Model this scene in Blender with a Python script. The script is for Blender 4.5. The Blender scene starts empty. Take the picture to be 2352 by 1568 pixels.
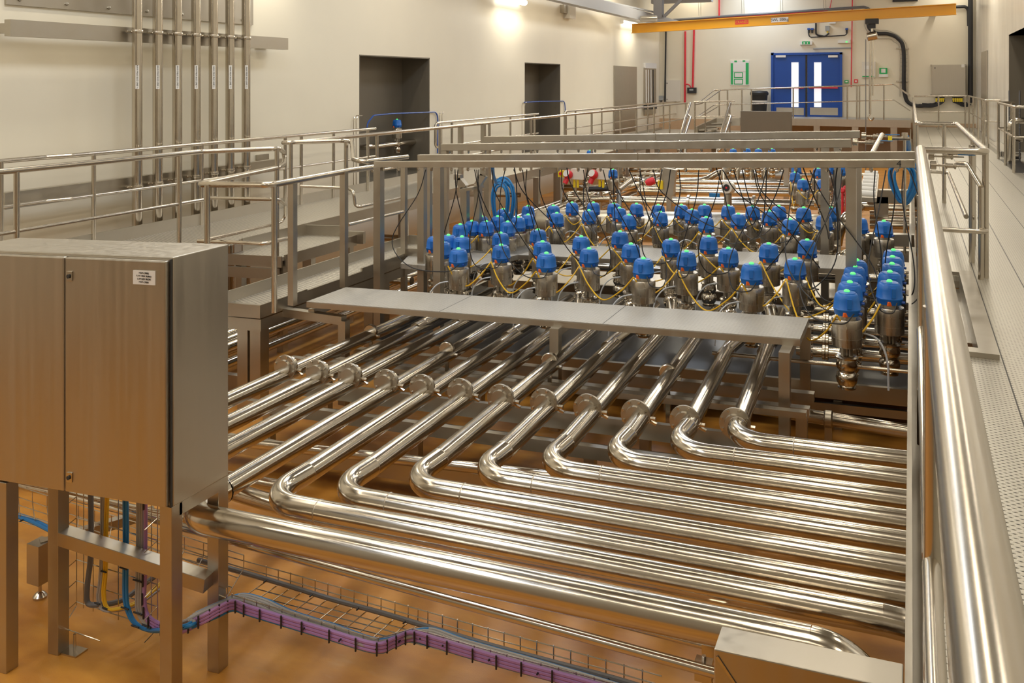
import bpy, math, random
from mathutils import Vector, Matrix
random.seed(7)
S = bpy.context.scene
COL = S.collection
# ------------------------------------------------------------------ camera, world, lights, exposure
EYE = 2.6                       # eye height above the hall floor
F = 2050.0                      # focal length in pixels of the 2352 px wide frame
TH = math.atan(916/F)           # yaw to the left of the walkway direction (+Y)
CS, SN = math.cos(TH), math.sin(TH)
HOR = 185.0                     # image row of the horizon
K = 0.0393                      # the floor and everything standing on it falls 4 cm per metre towards the left
cam_d = bpy.data.cameras.new('camera'); cam = bpy.data.objects.new('camera', cam_d); COL.objects.link(cam)
cam.location = (0, 0, EYE); cam.rotation_euler = (math.pi/2, 0, TH)
cam_d.sensor_width = 36; cam_d.lens = F*36/2352; cam_d.shift_y = -(784-HOR)/2352
cam_d.clip_start = .03; cam_d.clip_end = 200
S.camera = cam
w = bpy.data.worlds.new('world'); S.world = w; w.use_nodes = True
w.node_tree.nodes['Background'].inputs[0].default_value = (1, .95, .85, 1)
w.node_tree.nodes['Background'].inputs[1].default_value = .35
S.view_settings.view_transform = 'Standard'; S.view_settings.look = 'None'
S.view_settings.gamma = 1; S.view_settings.use_curve_mapping = False
S.view_settings.exposure = -.92
def area(name, loc, sx, sy, power, col, rot=(0, 0, 0)):
    l = bpy.data.lights.new(name, 'AREA'); l.shape = 'RECTANGLE'; l.size = sx; l.size_y = sy
    l.energy = power; l.color = col
    o = bpy.data.objects.new(name, l); COL.objects.link(o); o.location = loc; o.rotation_euler = rot
    return o
for k in range(6):                    # rows of long ceiling lights and daylit roof panels
    yy = -.4+6.4*k
    area('roof_light', (-4.9, yy, 6.1), 1.0, 2.6, 185, (.78, .87, 1.0))
    area('ceiling_light', (-1.2, yy+2.6, 6.1), .35, 1.8, 95, (1, .90, .72))
    area('ceiling_light', (-7.3, yy+1.2, 6.1), .3, 1.8, 85, (1, .90, .72))
    area('ceiling_light', (1.2, yy+.6, 6.1), .3, 1.8, 70, (1, .92, .78))
for yy in (-1.5, 2.2, 6):
    area('high_bay_lamp', (-3.2, yy, 6.05), 5, .2, 80, (1, .89, .70))
area('end_wall_fill', (-3.2, 27.0, 6.2), 9, .5, 520, (1, .93, .78), (math.radians(-50), 0, 0))  # added unseen fill light that brightens the far wall
area('side_wall_fill', (-6.4, 8, 5.9), .4, 14, 140, (1, .92, .76), (0, math.radians(-30), 0))  # added unseen fill light washing down the left wall

# ------------------------------------------------------------------ pixel helpers
def ray(px, py):
    a = (px-1176)/F; b = (py-HOR)/F
    return a*CS-SN, a*SN+CS, -b
def W(px, py, z=None, X=None, Y=None, Z=None):
    rx, ry, rz = ray(px, py)
    if z is not None: d = (z-EYE)/(rz-K*rx)
    elif X is not None: d = X/rx
    elif Y is not None: d = Y/ry
    else: d = (Z-EYE)/rz
    return Vector((rx*d, ry*d, EYE+rz*d))
def P(x, y, z): return Vector((x, y, z+K*x))     # a point above the sloping floor
V = Vector

# ------------------------------------------------------------------ materials
def mat(name, col, rough=.5, metal=0, noise=None, bump=None, emit=None, spec=None, coat=0, streak=None):
    m = bpy.data.materials.new(name); m.use_nodes = True
    n = m.node_tree; b = n.nodes['Principled BSDF']
    b.inputs['Base Color'].default_value = (*col, 1); b.inputs['Roughness'].default_value = rough
    b.inputs['Metallic'].default_value = metal
    if coat: b.inputs['Coat Weight'].default_value = coat; b.inputs['Coat Roughness'].default_value = .15
    if emit: b.inputs['Emission Color'].default_value = (*emit[0], 1); b.inputs['Emission Strength'].default_value = emit[1]
    if noise:
        sc, amt, stretch = noise
        tc = n.nodes.new('ShaderNodeTexCoord'); mp = n.nodes.new('ShaderNodeMapping')
        mp.inputs['Scale'].default_value = stretch
        nz = n.nodes.new('ShaderNodeTexNoise'); nz.inputs['Scale'].default_value = sc; nz.inputs['Detail'].default_value = 5
        n.links.new(tc.outputs['Object'], mp.inputs[0]); n.links.new(mp.outputs[0], nz.inputs[0])
        r = n.nodes.new('ShaderNodeMapRange'); r.inputs[1].default_value = .3; r.inputs[2].default_value = .7
        r.inputs[3].default_value = max(0, rough-amt); r.inputs[4].default_value = rough+amt
        n.links.new(nz.outputs[0], r.inputs[0]); n.links.new(r.outputs[0], b.inputs['Roughness'])
        mx = n.nodes.new('ShaderNodeMix'); mx.data_type = 'RGBA'
        mx.inputs[6].default_value = (*[c*(.93 if metal else .95) for c in col], 1); mx.inputs[7].default_value = (*[min(1, c*1.05) for c in col], 1)
        n.links.new(nz.outputs[0], mx.inputs[0]); n.links.new(mx.outputs[2], b.inputs['Base Color'])
        if bump:
            bp = n.nodes.new('ShaderNodeBump'); bp.inputs['Strength'].default_value = bump; bp.inputs['Distance'].default_value = .002
            n.links.new(nz.outputs[0], bp.inputs['Height']); n.links.new(bp.outputs[0], b.inputs['Normal'])
    return m
PIPE = mat('polished_stainless_pipe', (.60, .55, .47), .17, 1, (9, .03, (1, 1, 1)))
PIPEX = mat('drawn_stainless_pipe', (.60, .55, .47), .17, 1, (120, .05, (.02, 1, 1)), .12)
RAIL = mat('satin_stainless_tube', (.58, .53, .45), .24, 1, (14, .012, (1, 1, 1)))
SHEET = mat('brushed_stainless_sheet', (.52, .48, .41), .36, 1, (30, .06, (1, 1, .04)))
ACT = mat('brushed_actuator_steel', (.50, .46, .40), .30, 1, (60, .08, (1, 1, .05)))
BEAM = mat('dull_stainless_beam', (.50, .46, .39), .38, 1, (12, .06, (1, 1, 1)))
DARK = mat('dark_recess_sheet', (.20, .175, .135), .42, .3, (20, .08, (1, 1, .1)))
BLACKST = mat('black_drip_tray', (.035, .035, .04), .28, 0)
WALL = mat('cream_wall_panel', (.80, .74, .60), .55, 0, (1.2, .05, (1, 1, 1)))
WALLR = mat('glossy_wall_cladding', (.74, .70, .62), .22, 0, (1.2, .05, (1, 1, .3)))
CEIL = mat('pale_roof_lining', (.30, .29, .26), .6)
BACKW = mat('dim_back_wall', (.30, .27, .21), .6)
BLUE = mat('blue_plastic', (.012, .15, .56), .38, 0, (25, .04, (1, 1, 1)))
BLUED = mat('blue_door_paint', (.008, .07, .36), .35)
GREEN = mat('green_lamp', (.1, .9, .2), .3, 0, emit=((.15, 1, .25), 1.4))
ORANGE = mat('orange_plug', (.90, .16, .02), .45)
YELLOW = mat('yellow_cable', (.80, .48, .02), .45)
CRANE = mat('crane_orange_paint', (.74, .36, .02), .35)
BLACK = mat('black_rubber', (.02, .02, .022), .5)
GREYC = mat('grey_cable', (.38, .36, .34), .5)
PURPLE = mat('purple_cable', (.42, .22, .50), .45)
BLUEC = mat('blue_cable', (.02, .20, .50), .45)
WHITEH = mat('white_air_hose', (.62, .66, .72), .3)
WHITE = mat('white_plastic', (.80, .79, .76), .4)
GREY = mat('grey_plastic', (.35, .37, .38), .5)
DGREY = mat('dark_grey_steel_paint', (.16, .16, .17), .5)
BEAMP = mat('grey_steel_paint', (.34, .34, .34), .5)
RED = mat('red_plastic', (.72, .03, .05), .4)
GREENP = mat('green_print', (.02, .42, .12), .5)
YELP = mat('yellow_plastic', (.85, .66, .03), .4)
INK = mat('black_ink', (.03, .03, .03), .6)
LAMP = mat('lit_diffuser', (1, 1, 1), .4, 0, emit=((1, .97, .88), 9))
GLASSD = mat('daylit_door_glass', (.9, .95, 1), .2, 0, emit=((.93, .96, 1), 1.15))
TAN = mat('tan_floor_bounce', (.60, .43, .27), .6)  # orange floor bounce put into the wall colour
HOSEG = mat('clear_hose', (.55, .55, .5), .3)

def node_floor():
    m = bpy.data.materials.new('orange_resin_floor'); m.use_nodes = True; n = m.node_tree; b = n.nodes['Principled BSDF']
    tc = n.nodes.new('ShaderNodeTexCoord')
    def nz(sc, det, st=(1, 1, 1), rot=0):
        mp = n.nodes.new('ShaderNodeMapping'); mp.inputs['Scale'].default_value = st; mp.inputs['Rotation'].default_value = (0, 0, rot)
        t = n.nodes.new('ShaderNodeTexNoise'); t.inputs['Scale'].default_value = sc; t.inputs['Detail'].default_value = det
        n.links.new(tc.outputs['Object'], mp.inputs[0]); n.links.new(mp.outputs[0], t.inputs[0]); return t
    a = nz(2.2, 6, (1, 2.2, 1), .5); c = nz(3.5, 8, (1, 3, 1), .7); g = nz(240, 2)
    r1 = n.nodes.new('ShaderNodeValToRGB'); r1.color_ramp.elements[0].position = .32; r1.color_ramp.elements[1].position = .72
    r1.color_ramp.elements[0].color = (.38, .145, .018, 1); r1.color_ramp.elements[1].color = (.64, .30, .048, 1)
    r2 = n.nodes.new('ShaderNodeValToRGB'); r2.color_ramp.elements[0].position = .60; r2.color_ramp.elements[1].position = .80
    r2.color_ramp.elements[0].color = (0, 0, 0, 1); r2.color_ramp.elements[1].color = (.45, .45, .45, 1)
    mx = n.nodes.new('ShaderNodeMix'); mx.data_type = 'RGBA'; mx.inputs[7].default_value = (.58, .40, .24, 1)
    n.links.new(a.outputs[0], r1.inputs[0]); n.links.new(c.outputs[0], r2.inputs[0])
    n.links.new(r2.outputs[0], mx.inputs[0]); n.links.new(r1.outputs[0], mx.inputs[6]); n.links.new(mx.outputs[2], b.inputs['Base Color'])
    b.inputs['Roughness'].default_value = .36
    bp = n.nodes.new('ShaderNodeBump'); bp.inputs['Strength'].default_value = .25; bp.inputs['Distance'].default_value = .002
    n.links.new(g.outputs[0], bp.inputs['Height']); n.links.new(bp.outputs[0], b.inputs['Normal'])
    return m
FLOOR = node_floor()
def node_plank(name, col, pitch, hole, row, gap, dark=(.05, .045, .04), metal=.85, rough=.38):
    # punched planking: staggered dark slots with bright raised lips, plus a seam every `gap`
    m = bpy.data.materials.new(name); m.use_nodes = True; n = m.node_tree; b = n.nodes['Principled BSDF']
    tc = n.nodes.new('ShaderNodeTexCoord'); sp = n.nodes.new('ShaderNodeSeparateXYZ'); n.links.new(tc.outputs['Object'], sp.inputs[0])
    def M(op, a, bb=None, c=None):
        q = n.nodes.new('ShaderNodeMath'); q.operation = op
        for i, v in enumerate((a, bb, c)):
            if v is None: continue
            if isinstance(v, (int, float)): q.inputs[i].default_value = v
            else: n.links.new(v, q.inputs[i])
        return q.outputs[0]
    x, y = sp.outputs[0], sp.outputs[1]
    col_i = M('FLOOR', M('DIVIDE', x, row)); fx = M('SUBTRACT', M('FRACT', M('DIVIDE', x, row)), .5)
    fy = M('SUBTRACT', M('FRACT', M('ADD', M('DIVIDE', y, pitch), M('MULTIPLY', col_i, .5))), .5)
    d = M('SQRT', M('ADD', M('POWER', M('MULTIPLY', fx, row/hole), 2), M('POWER', M('MULTIPLY', fy, pitch/hole*1.9), 2)))
    holem = M('LESS_THAN', d, .5)
    hgt = M('SUBTRACT', 1, M('SMOOTH_MIN', d, 1, .2))
    seam = M('LESS_THAN', M('ABSOLUTE', M('SUBTRACT', M('FRACT', M('DIVIDE', x, gap)), .5)), .012)
    msk = M('MAXIMUM', holem, seam)
    mx = n.nodes.new('ShaderNodeMix'); mx.data_type = 'RGBA'; mx.inputs[6].default_value = (*col, 1); mx.inputs[7].default_value = (*dark, 1)
    n.links.new(msk, mx.inputs[0]); n.links.new(mx.outputs[2], b.inputs['Base Color'])
    b.inputs['Metallic'].default_value = metal; b.inputs['Roughness'].default_value = rough
    bp = n.nodes.new('ShaderNodeBump'); bp.inputs['Strength'].default_value = .9; bp.inputs['Distance'].default_value = .006
    n.links.new(hgt, bp.inputs['Height']); n.links.new(bp.outputs[0], b.inputs['Normal'])
    return m
PLATE = node_plank('chequer_plate_steel', (.46, .44, .40), .036, .013, .026, 50, (.36, .345, .315), .55, .5)
PLANK = node_plank('punched_planking', (.58, .55, .48), .032, .0105, .0185, .31)
GRATE = node_plank('serrated_grating', (.66, .62, .54), .042, .027, .038, 9, (.16, .14, .11))

# ------------------------------------------------------------------ mesh builder
def fillet(pts, rad, n=6):
    pts = [V(p) for p in pts]
    if rad <= 0 or len(pts) < 3: return pts
    out = [pts[0]]
    for i in range(1, len(pts)-1):
        p, a, b = pts[i], pts[i-1]-pts[i], pts[i+1]-pts[i]
        la, lb = a.length, b.length; a.normalize(); b.normalize()
        ang = a.angle(b)
        if ang > 3.10: out.append(p); continue
        t = min(rad/math.tan(ang/2), la*(.98 if i == 1 else .49), lb*(.98 if i == len(pts)-2 else .49)); r = t*math.tan(ang/2)
        c = p+(a+b).normalized()*(r/math.sin(ang/2))
        s, e = (p+a*t)-c, (p+b*t)-c
        for k in range(n+1):
            f = k/n; w0 = math.pi-ang
            out.append(c+(s*math.sin((1-f)*w0)+e*math.sin(f*w0))/math.sin(w0))
    out.append(pts[-1]); return out
def spline(pts, n=8):
    pts = [V(p) for p in pts]; q = [pts[0]*2-pts[1]]+pts+[pts[-1]*2-pts[-2]]; out = []
    for i in range(1, len(q)-2):
        a, b, c, d = q[i-1:i+3]
        for k in range(n):
            t = k/n
            out.append(.5*((2*b)+(c-a)*t+(2*a-5*b+4*c-d)*t*t+(3*b-a-3*c+d)*t**3))
    out.append(pts[-1]); return out
def wpos(o):
    p = V(o.location)
    while o.parent: o = o.parent; p += o.location
    return p
class MB:
    def __init__(s): s.v = []; s.f = []
    def add(s, vs, fs):
        o = len(s.v); s.v += [tuple(v) for v in vs]; s.f += [tuple(i+o for i in f) for f in fs]; return s
    def hexa(s, lo, hi):      # two quads of four points each
        return s.add(list(lo)+list(hi), [(3, 2, 1, 0), (4, 5, 6, 7), (0, 1, 5, 4), (1, 2, 6, 5), (2, 3, 7, 6), (3, 0, 4, 7)])
    def box(s, x0, x1, y0, y1, z0, z1, f=None):
        g = f or (lambda x, y, z: V((x, y, z)))
        return s.hexa([g(x0, y0, z0), g(x1, y0, z0), g(x1, y1, z0), g(x0, y1, z0)], [g(x0, y0, z1), g(x1, y0, z1), g(x1, y1, z1), g(x0, y1, z1)])
    def pbox(s, x0, x1, y0, y1, z0, z1): return s.box(x0, x1, y0, y1, z0, z1, P)
    def beam(s, p, q, w, h, up=(0, 0, 1)):
        p, q = V(p), V(q); d = (q-p).normalized(); u = V(up)
        if abs(d.dot(u)) > .99: u = V((0, 1, 0))
        r = d.cross(u).normalized(); u = r.cross(d)
        o = [(-w/2, -h/2), (w/2, -h/2), (w/2, h/2), (-w/2, h/2)]
        return s.hexa([p+r*a+u*b for a, b in o], [q+r*a+u*b for a, b in o])
    def tube(s, pts, r, n=12, rad=0, cap=True, fn=7):
        pts = fillet(pts, rad, fn) if rad else [V(p) for p in pts]
        o = len(s.v); m = len(pts); nrm = None
        for i, p in enumerate(pts):
            t = (pts[min(i+1, m-1)]-pts[max(i-1, 0)])
            t = t.normalized() if t.length > 1e-9 else V((0, 0, 1))
            if nrm is None:
                nrm = t.orthogonal().normalized()
            else:
                nrm = (nrm-t*nrm.dot(t)).normalized()
            b = t.cross(nrm)
            for k in range(n):
                a = 2*math.pi*k/n; s.v.append(tuple(p+(nrm*math.cos(a)+b*math.sin(a))*r))
        for i in range(m-1):
            for k in range(n):
                k2 = (k+1) % n; s.f.append((o+i*n+k, o+i*n+k2, o+(i+1)*n+k2, o+(i+1)*n+k))
        if cap: s.f.append(tuple(o+k for k in reversed(range(n)))); s.f.append(tuple(o+(m-1)*n+k for k in range(n)))
        return s
    def lathe(s, prof, c=(0, 0, 0), axis=(0, 0, 1), n=24, mod=None):
        ax = V(axis).normalized(); u = ax.orthogonal().normalized(); w_ = ax.cross(u); c = V(c); o = len(s.v)
        for r, z in prof:
            for k in range(n):
                a = 2*math.pi*k/n; rr = r*(mod(a) if mod else 1)
                s.v.append(tuple(c+ax*z+(u*math.cos(a)+w_*math.sin(a))*rr))
        for i in range(len(prof)-1):
            for k in range(n):
                k2 = (k+1) % n; s.f.append((o+i*n+k, o+i*n+k2, o+(i+1)*n+k2, o+(i+1)*n+k))
        s.f.append(tuple(o+k for k in reversed(range(n)))); s.f.append(tuple(o+(len(prof)-1)*n+k for k in range(n)))
        return s
    def build(s, name, m, parent=None, flat=False, loc=None, bev=0):
        me = bpy.data.meshes.new(name); vs = s.v
        if loc is not None: vs = [tuple(V(v)-V(loc)) for v in vs]
        me.from_pydata(vs, [], s.f); me.materials.append(m)
        if not flat:
            me.polygons.foreach_set('use_smooth', [True]*len(me.polygons)); me.set_sharp_from_angle(angle=math.radians(38))
        o = bpy.data.objects.new(name, me); COL.objects.link(o)
        if loc is not None: o.location = loc
        if bev:
            bm = o.modifiers.new('bevel', 'BEVEL'); bm.width = bev; bm.segments = 2; bm.limit_method = 'ANGLE'
        if parent: o.parent = parent; o.location = (V(loc) if loc is not None else V())-wpos(parent)
        return o
def tag(o, label, cat, group=None, kind=None):
    o['label'] = label; o['category'] = cat
    if group: o['group'] = group
    if kind: o['kind'] = kind
    return o
def thing(name, label, cat, loc, group=None):
    o = bpy.data.objects.new(name, None); COL.objects.link(o); o.location = loc; o.empty_display_size = .1
    return tag(o, label, cat, group)
def struct(o, label=None):
    o['kind'] = 'structure'
    if label: o['label'] = label
    return o
ORD = ['first', 'second', 'third', 'fourth', 'fifth', 'sixth', 'seventh', 'eighth', 'ninth', 'tenth', 'eleventh', 'twelfth', 'thirteenth', 'fourteenth', 'fifteenth', 'sixteenth', 'seventeenth', 'eighteenth', 'nineteenth', 'twentieth']
def text(name, body, size, m, parent, loc, rx, ry, align='CENTER'):
    c = bpy.data.curves.new(name, 'FONT'); c.body = body; c.size = size; c.align_x = align; c.align_y = 'CENTER'; c.extrude = .0006
    c.materials.append(m); t_ = bpy.data.objects.new(name, c); COL.objects.link(t_)
    me = bpy.data.meshes.new_from_object(t_); bpy.data.objects.remove(t_); o = bpy.data.objects.new(name, me); COL.objects.link(o)
    x, y = V(rx).normalized(), V(ry).normalized(); z = x.cross(y)
    R = Matrix((x, y, z)).transposed().to_4x4()
    o.matrix_world = Matrix.Translation(V(loc)-(wpos(parent) if parent else V())) @ R
    if parent: o.parent = parent
    return o
# ================================================================== THE HALL
XL, XR, YF, YB, ZC = -8.65, 1.95, 33.0, -2.1, 6.5
struct(MB().pbox(XL-.1, XR+.3, YB, YF, -.2, 0).build('floor', FLOOR, flat=True), 'orange resin floor of the process hall')
# left wall with two deep recesses (doorways lined with steel) cut through it
def recess_y(px): return W(px, 300, X=XL).y
R1 = (recess_y(825), recess_y(987)); R2 = (recess_y(1205), recess_y(1287))
zt1 = W(905, 129, X=XL).z; zb1 = W(905, 408, X=XL).z; zt2 = W(1246, 145, X=XL).z; zb2 = W(1246, 355, X=XL).z
wl = MB()
T = .25
for y0, y1, z0, z1 in ((YB, R1[0], -.6, ZC), (R1[0], R1[1], zt1, ZC), (R1[0], R1[1], -.6, zb1-.02), (R1[1], R2[0], -.6, ZC), (R2[0], R2[1], zt2, ZC), (R2[0], R2[1], -.6, zb2-.02), (R2[1], YF, -.6, ZC)):
    wl.box(XL-T, XL, y0, y1, z0, z1)
struct(wl.build('wall_left', WALL, flat=True), 'cream panelled wall along the left side')
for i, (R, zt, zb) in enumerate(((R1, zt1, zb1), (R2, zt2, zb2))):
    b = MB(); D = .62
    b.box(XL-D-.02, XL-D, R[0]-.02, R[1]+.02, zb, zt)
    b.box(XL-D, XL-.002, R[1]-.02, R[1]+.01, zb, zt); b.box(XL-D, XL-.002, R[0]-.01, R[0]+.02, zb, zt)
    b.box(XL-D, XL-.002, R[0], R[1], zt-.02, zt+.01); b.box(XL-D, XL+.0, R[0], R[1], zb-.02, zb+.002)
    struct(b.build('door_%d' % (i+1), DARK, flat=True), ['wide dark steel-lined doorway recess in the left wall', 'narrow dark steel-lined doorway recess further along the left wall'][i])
struct(MB().box(XL-T, XR+.3, YF, YF+.2, -.6, ZC).build('wall_far', WALL, flat=True), 'cream end wall with the blue double doors')
struct(MB().box(XL-T, XR+.3, YB-.2, YB, -.6, ZC).build('wall_back', BACKW, flat=True))
struct(MB().box(XL-T, XR+.3, YB, YF, ZC, ZC+.1).build('ceiling', CEIL, flat=True))
# right wall with a recess
q0 = W(2317, 200, X=XR).y; q1 = W(2352, 200, X=XR).y-1.2
ry0, ry1 = min(q0, q1), max(q0, q1)
zr = W(2317, 82, X=XR).z
wr = MB()
for y0, y1, z0, z1 in ((YB, ry0, -.2, ZC), (ry0, ry1, zr, ZC), (ry0, ry1, -.2, 1.05), (ry1, YF, -.2, ZC)):
    wr.box(XR, XR+.3, y0, y1, z0, z1)
struct(wr.build('wall_right', WALLR, flat=True), 'pale glossy clad wall along the right side')
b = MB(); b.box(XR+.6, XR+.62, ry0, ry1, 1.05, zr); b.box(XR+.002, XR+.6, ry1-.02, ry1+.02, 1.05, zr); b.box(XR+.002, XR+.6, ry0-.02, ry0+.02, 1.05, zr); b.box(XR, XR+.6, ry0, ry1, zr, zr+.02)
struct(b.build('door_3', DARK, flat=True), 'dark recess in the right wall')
struct(MB().box(XL, XR, YF-.03, YF-.001, -.5, 1.18).build('wall_far_bounce', TAN, flat=True), 'tan lower wall strip, coloured as floor bounce, below the far platform')  # thin strip on the wall; its tan paints in the bounce off the floor

# ---- things on the far wall, built flat against it at Y = YF
def fw(px, py, off=0.): return W(px, py, Y=YF-off)
def fwbox(b, x0, y0, x1, y1, d0, d1):
    c = fw((x0+x1)/2, (y0+y1)/2); e = fw(x1, (y0+y1)/2); l = fw(x0, (y0+y1)/2); t = fw((x0+x1)/2, y0); u = fw((x0+x1)/2, y1)
    return b.box(l.x, e.x, YF-d1, YF-d0, u.z, t.z)
dr = bpy.data.objects.new('door_4', None); COL.objects.link(dr); dr.location = fw(1853, 268); struct(dr, 'blue double doors with tall glazed slots in the far wall')
fr = MB()
for r in ((1772, 121, 1935, 126), (1772, 121, 1778, 268), (1929, 121, 1935, 268)): fwbox(fr, *r, 0, .14)
fr.build('frame', BLUED, dr, flat=True)
for x0, x1, g0, g1, hx in ((1778, 1851, 1818, 1835, 1), (1855, 1929, 1870, 1887, -1)):
    lf = MB()
    for r in ((x0, 126, g0, 268), (g1, 126, x1, 268), (g0, 126, g1, 143), (g0, 246, g1, 268)): fwbox(lf, *r, .02, .09)
    leaf = lf.build('door_leaf', BLUED, dr, flat=True)
    gl = fwbox(MB(), g0, 143, g1, 246, .04, .06).build('glass_pane', GLASSD, leaf, flat=True)
    fwbox(MB(), x0+6, 247, x1-4, 264, .09, .095).build('kick_plate', SHEET, leaf, flat=True)
    pb = fwbox(MB(), x0+4, 200, x1-4, 203, .10, .15).build('push_bar', RED, leaf)
    fwbox(MB(), (x0+5 if hx > 0 else x1-26), 127, (x0+28 if hx > 0 else x1-4), 132, .09, .16).build('door_closer', WHITE, leaf)
fwbox(MB(), 1850.5, 126, 1853, 268, .09, .12).build('meeting_strip', BLACK, dr, flat=True)
def fwthing(name, label, cat, rects, group=None):
    """rects: list of (part, material, x0,y0,x1,y1,d0,d1)"""
    r0 = rects[0]; root = thing(name, label, cat, fw((r0[2]+r0[4])/2, r0[5]), group); byname = {}
    for nm, m, x0, y0, x1, y1, d0, d1 in rects:
        byname.setdefault((nm, m.name), (MB(), m)); fwbox(byname[(nm, m.name)][0], x0, y0, x1, y1, d0, d1)
    for (nm, _), (b, m) in byname.items(): b.build(nm, m, root, flat=True)
    return root
fwthing('notice_board', 'white and green notice board with pinned sheets on the far wall', 'notice board', [
    ('board', WHITE, 1678, 139, 1721, 196, 0, .03), ('green_panel', GREENP, 1679, 145, 1684, 194, .03, .034), ('green_panel', GREENP, 1713, 144, 1720, 194, .03, .034), ('green_panel', GREENP, 1687, 139, 1693, 143, .03, .034), ('green_panel', GREENP, 1706, 138.5, 1712, 142, .03, .034),
    ('green_panel', GREENP, 1686, 166, 1707, 179, .03, .033), ('green_panel', GREENP, 1686, 181, 1707, 194, .03, .033),
    ('paper_sheet', WHITE, 1684, 146, 1713, 164, .034, .037), ('paper_sheet', WHITE, 1688, 168, 1705, 177, .034, .037), ('paper_sheet', WHITE, 1688, 183, 1705, 192, .034, .037)])
fwthing('wall_hatch', 'cream access hatch with two black latches low on the far wall', 'hatch', [('panel', WALLR, 1531, 184, 1563, 233, 0, .05), ('latch', BLACK, 1532, 190, 1534, 192, .05, .06), ('latch', BLACK, 1532, 227, 1534, 229, .05, .06)])
fwthing('exit_sign', 'green and white running man exit sign lamp above the blue doors', 'exit sign', [('housing', WHITE, 1838, 95, 1866, 103, 0, .12), ('green_face', GREENP, 1843, 95.3, 1861, 102, .12, .125), ('running_man_mark', WHITE, 1846, 97, 1850, 98.5, .125, .128), ('running_man_mark', WHITE, 1848, 98.5, 1850, 101, .125, .128), ('running_man_mark', WHITE, 1845, 100, 1848, 101, .125, .128), ('running_man_mark', WHITE, 1854.5, 96.5, 1856, 101, .125, .128)])
fwthing('emergency_lamp', 'slim white emergency lamp with green light above the doors', 'lamp', [('housing', WHITE, 1925, 92, 1953, 99, 0, .12), ('green_light', GREEN, 1943, 95, 1947, 98, .12, .13)])
fwthing('call_point', 'small green break-glass box right of the blue doors', 'call point', [('box', GREENP, 1940, 184, 1949, 191, 0, .06), ('label', WHITE, 1942, 186, 1947, 189, .06, .062)])
fwthing('call_point', 'small red fire alarm box on the far wall', 'call point', [('box', RED, 1962, 182, 1970, 190, 0, .06), ('label', WHITE, 1964, 184.5, 1968, 188, .06, .062)])
fwthing('first_aid_cabinet', 'grey-white wall cabinet with green bottom strip beside the hoist chain', 'cabinet', [('case', WALLR, 1980, 142, 2011, 178, 0, .12), ('green_strip', GREENP, 1981, 174, 2008, 177, .12, .124), ('handle_mark', WHITE, 1986, 151, 2005, 159, .12, .123)])
fwthing('eyewash_box', 'dark green and white first aid box on the far wall', 'first aid box', [('box', GREENP, 2020, 156, 2038, 170, 0, .08), ('label', WHITE, 2024, 158, 2034, 167, .08, .083), ('base', WHITE, 2019, 170, 2040, 177, 0, .1)])
fwthing('drive_box', 'black box with cables at the foot of the red conduits', 'electrical box', [('box', BLACK, 1580, 201, 1600, 214, 0, .12), ('display', GREY, 1585, 204, 1594, 208, .12, .124)])
for k, (x, nm) in enumerate(((1858, 'small blue-capped connector above the doors, left of a pair'), (1866, 'small blue-capped connector above the doors, right of a pair'), (1945, 'small blue-capped connector alone above the door corner'))):
    fwthing('wall_connector', nm, 'socket', [('cap', BLUED, x-3, 65, x+3, 69, 0, .1), ('plug', BLACK, x-2, 69, x+2, 76, .02, .08)], 'connectors over the door')
fwthing('junction_box', 'grey junction box with yellow gland above the blue doors', 'junction box', [('box', GREY, 1896, 60, 1906, 71, 0, .1), ('gland', YELP, 1899, 71, 1902, 76, .02, .06)])
fwthing('wall_sensor', 'white dome detector hanging below the crane beam', 'detector', [('housing', WHITE, 1905, 44, 1920, 55, 0, .15)])
fwthing('junction_box', 'grey junction box beside the black conduit near the corner', 'junction box', [('box', GREY, 1515, 220, 1524, 230, 0, .1), ('stem', BLACK, 1518, 230, 1520, 236, .02, .05)])
# waste bin / dispenser
bn = thing('black_bin', 'black plastic lidded container with white band beside the blue doors', 'bin', W(1744, 250, Y=32.5))
bb = W(1744, 250, Y=32.5); bb.z = W(1850, 270, Y=31.6).z-.02; bn.location = bb; r0 = .30
MB().lathe([(r0*.78, 0), (r0*.95, .74), (r0*.97, .76)], bb).build('body', BLACK, bn)
MB().lathe([(r0*1.05, .76), (r0*1.07, .84), (r0*.9, .90), (.02, .92)], bb).build('lid', BLACK, bn)
MB().lathe([(r0*.93, .50), (r0*.955, .57)], bb).build('white_band', WHITE, bn)
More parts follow.
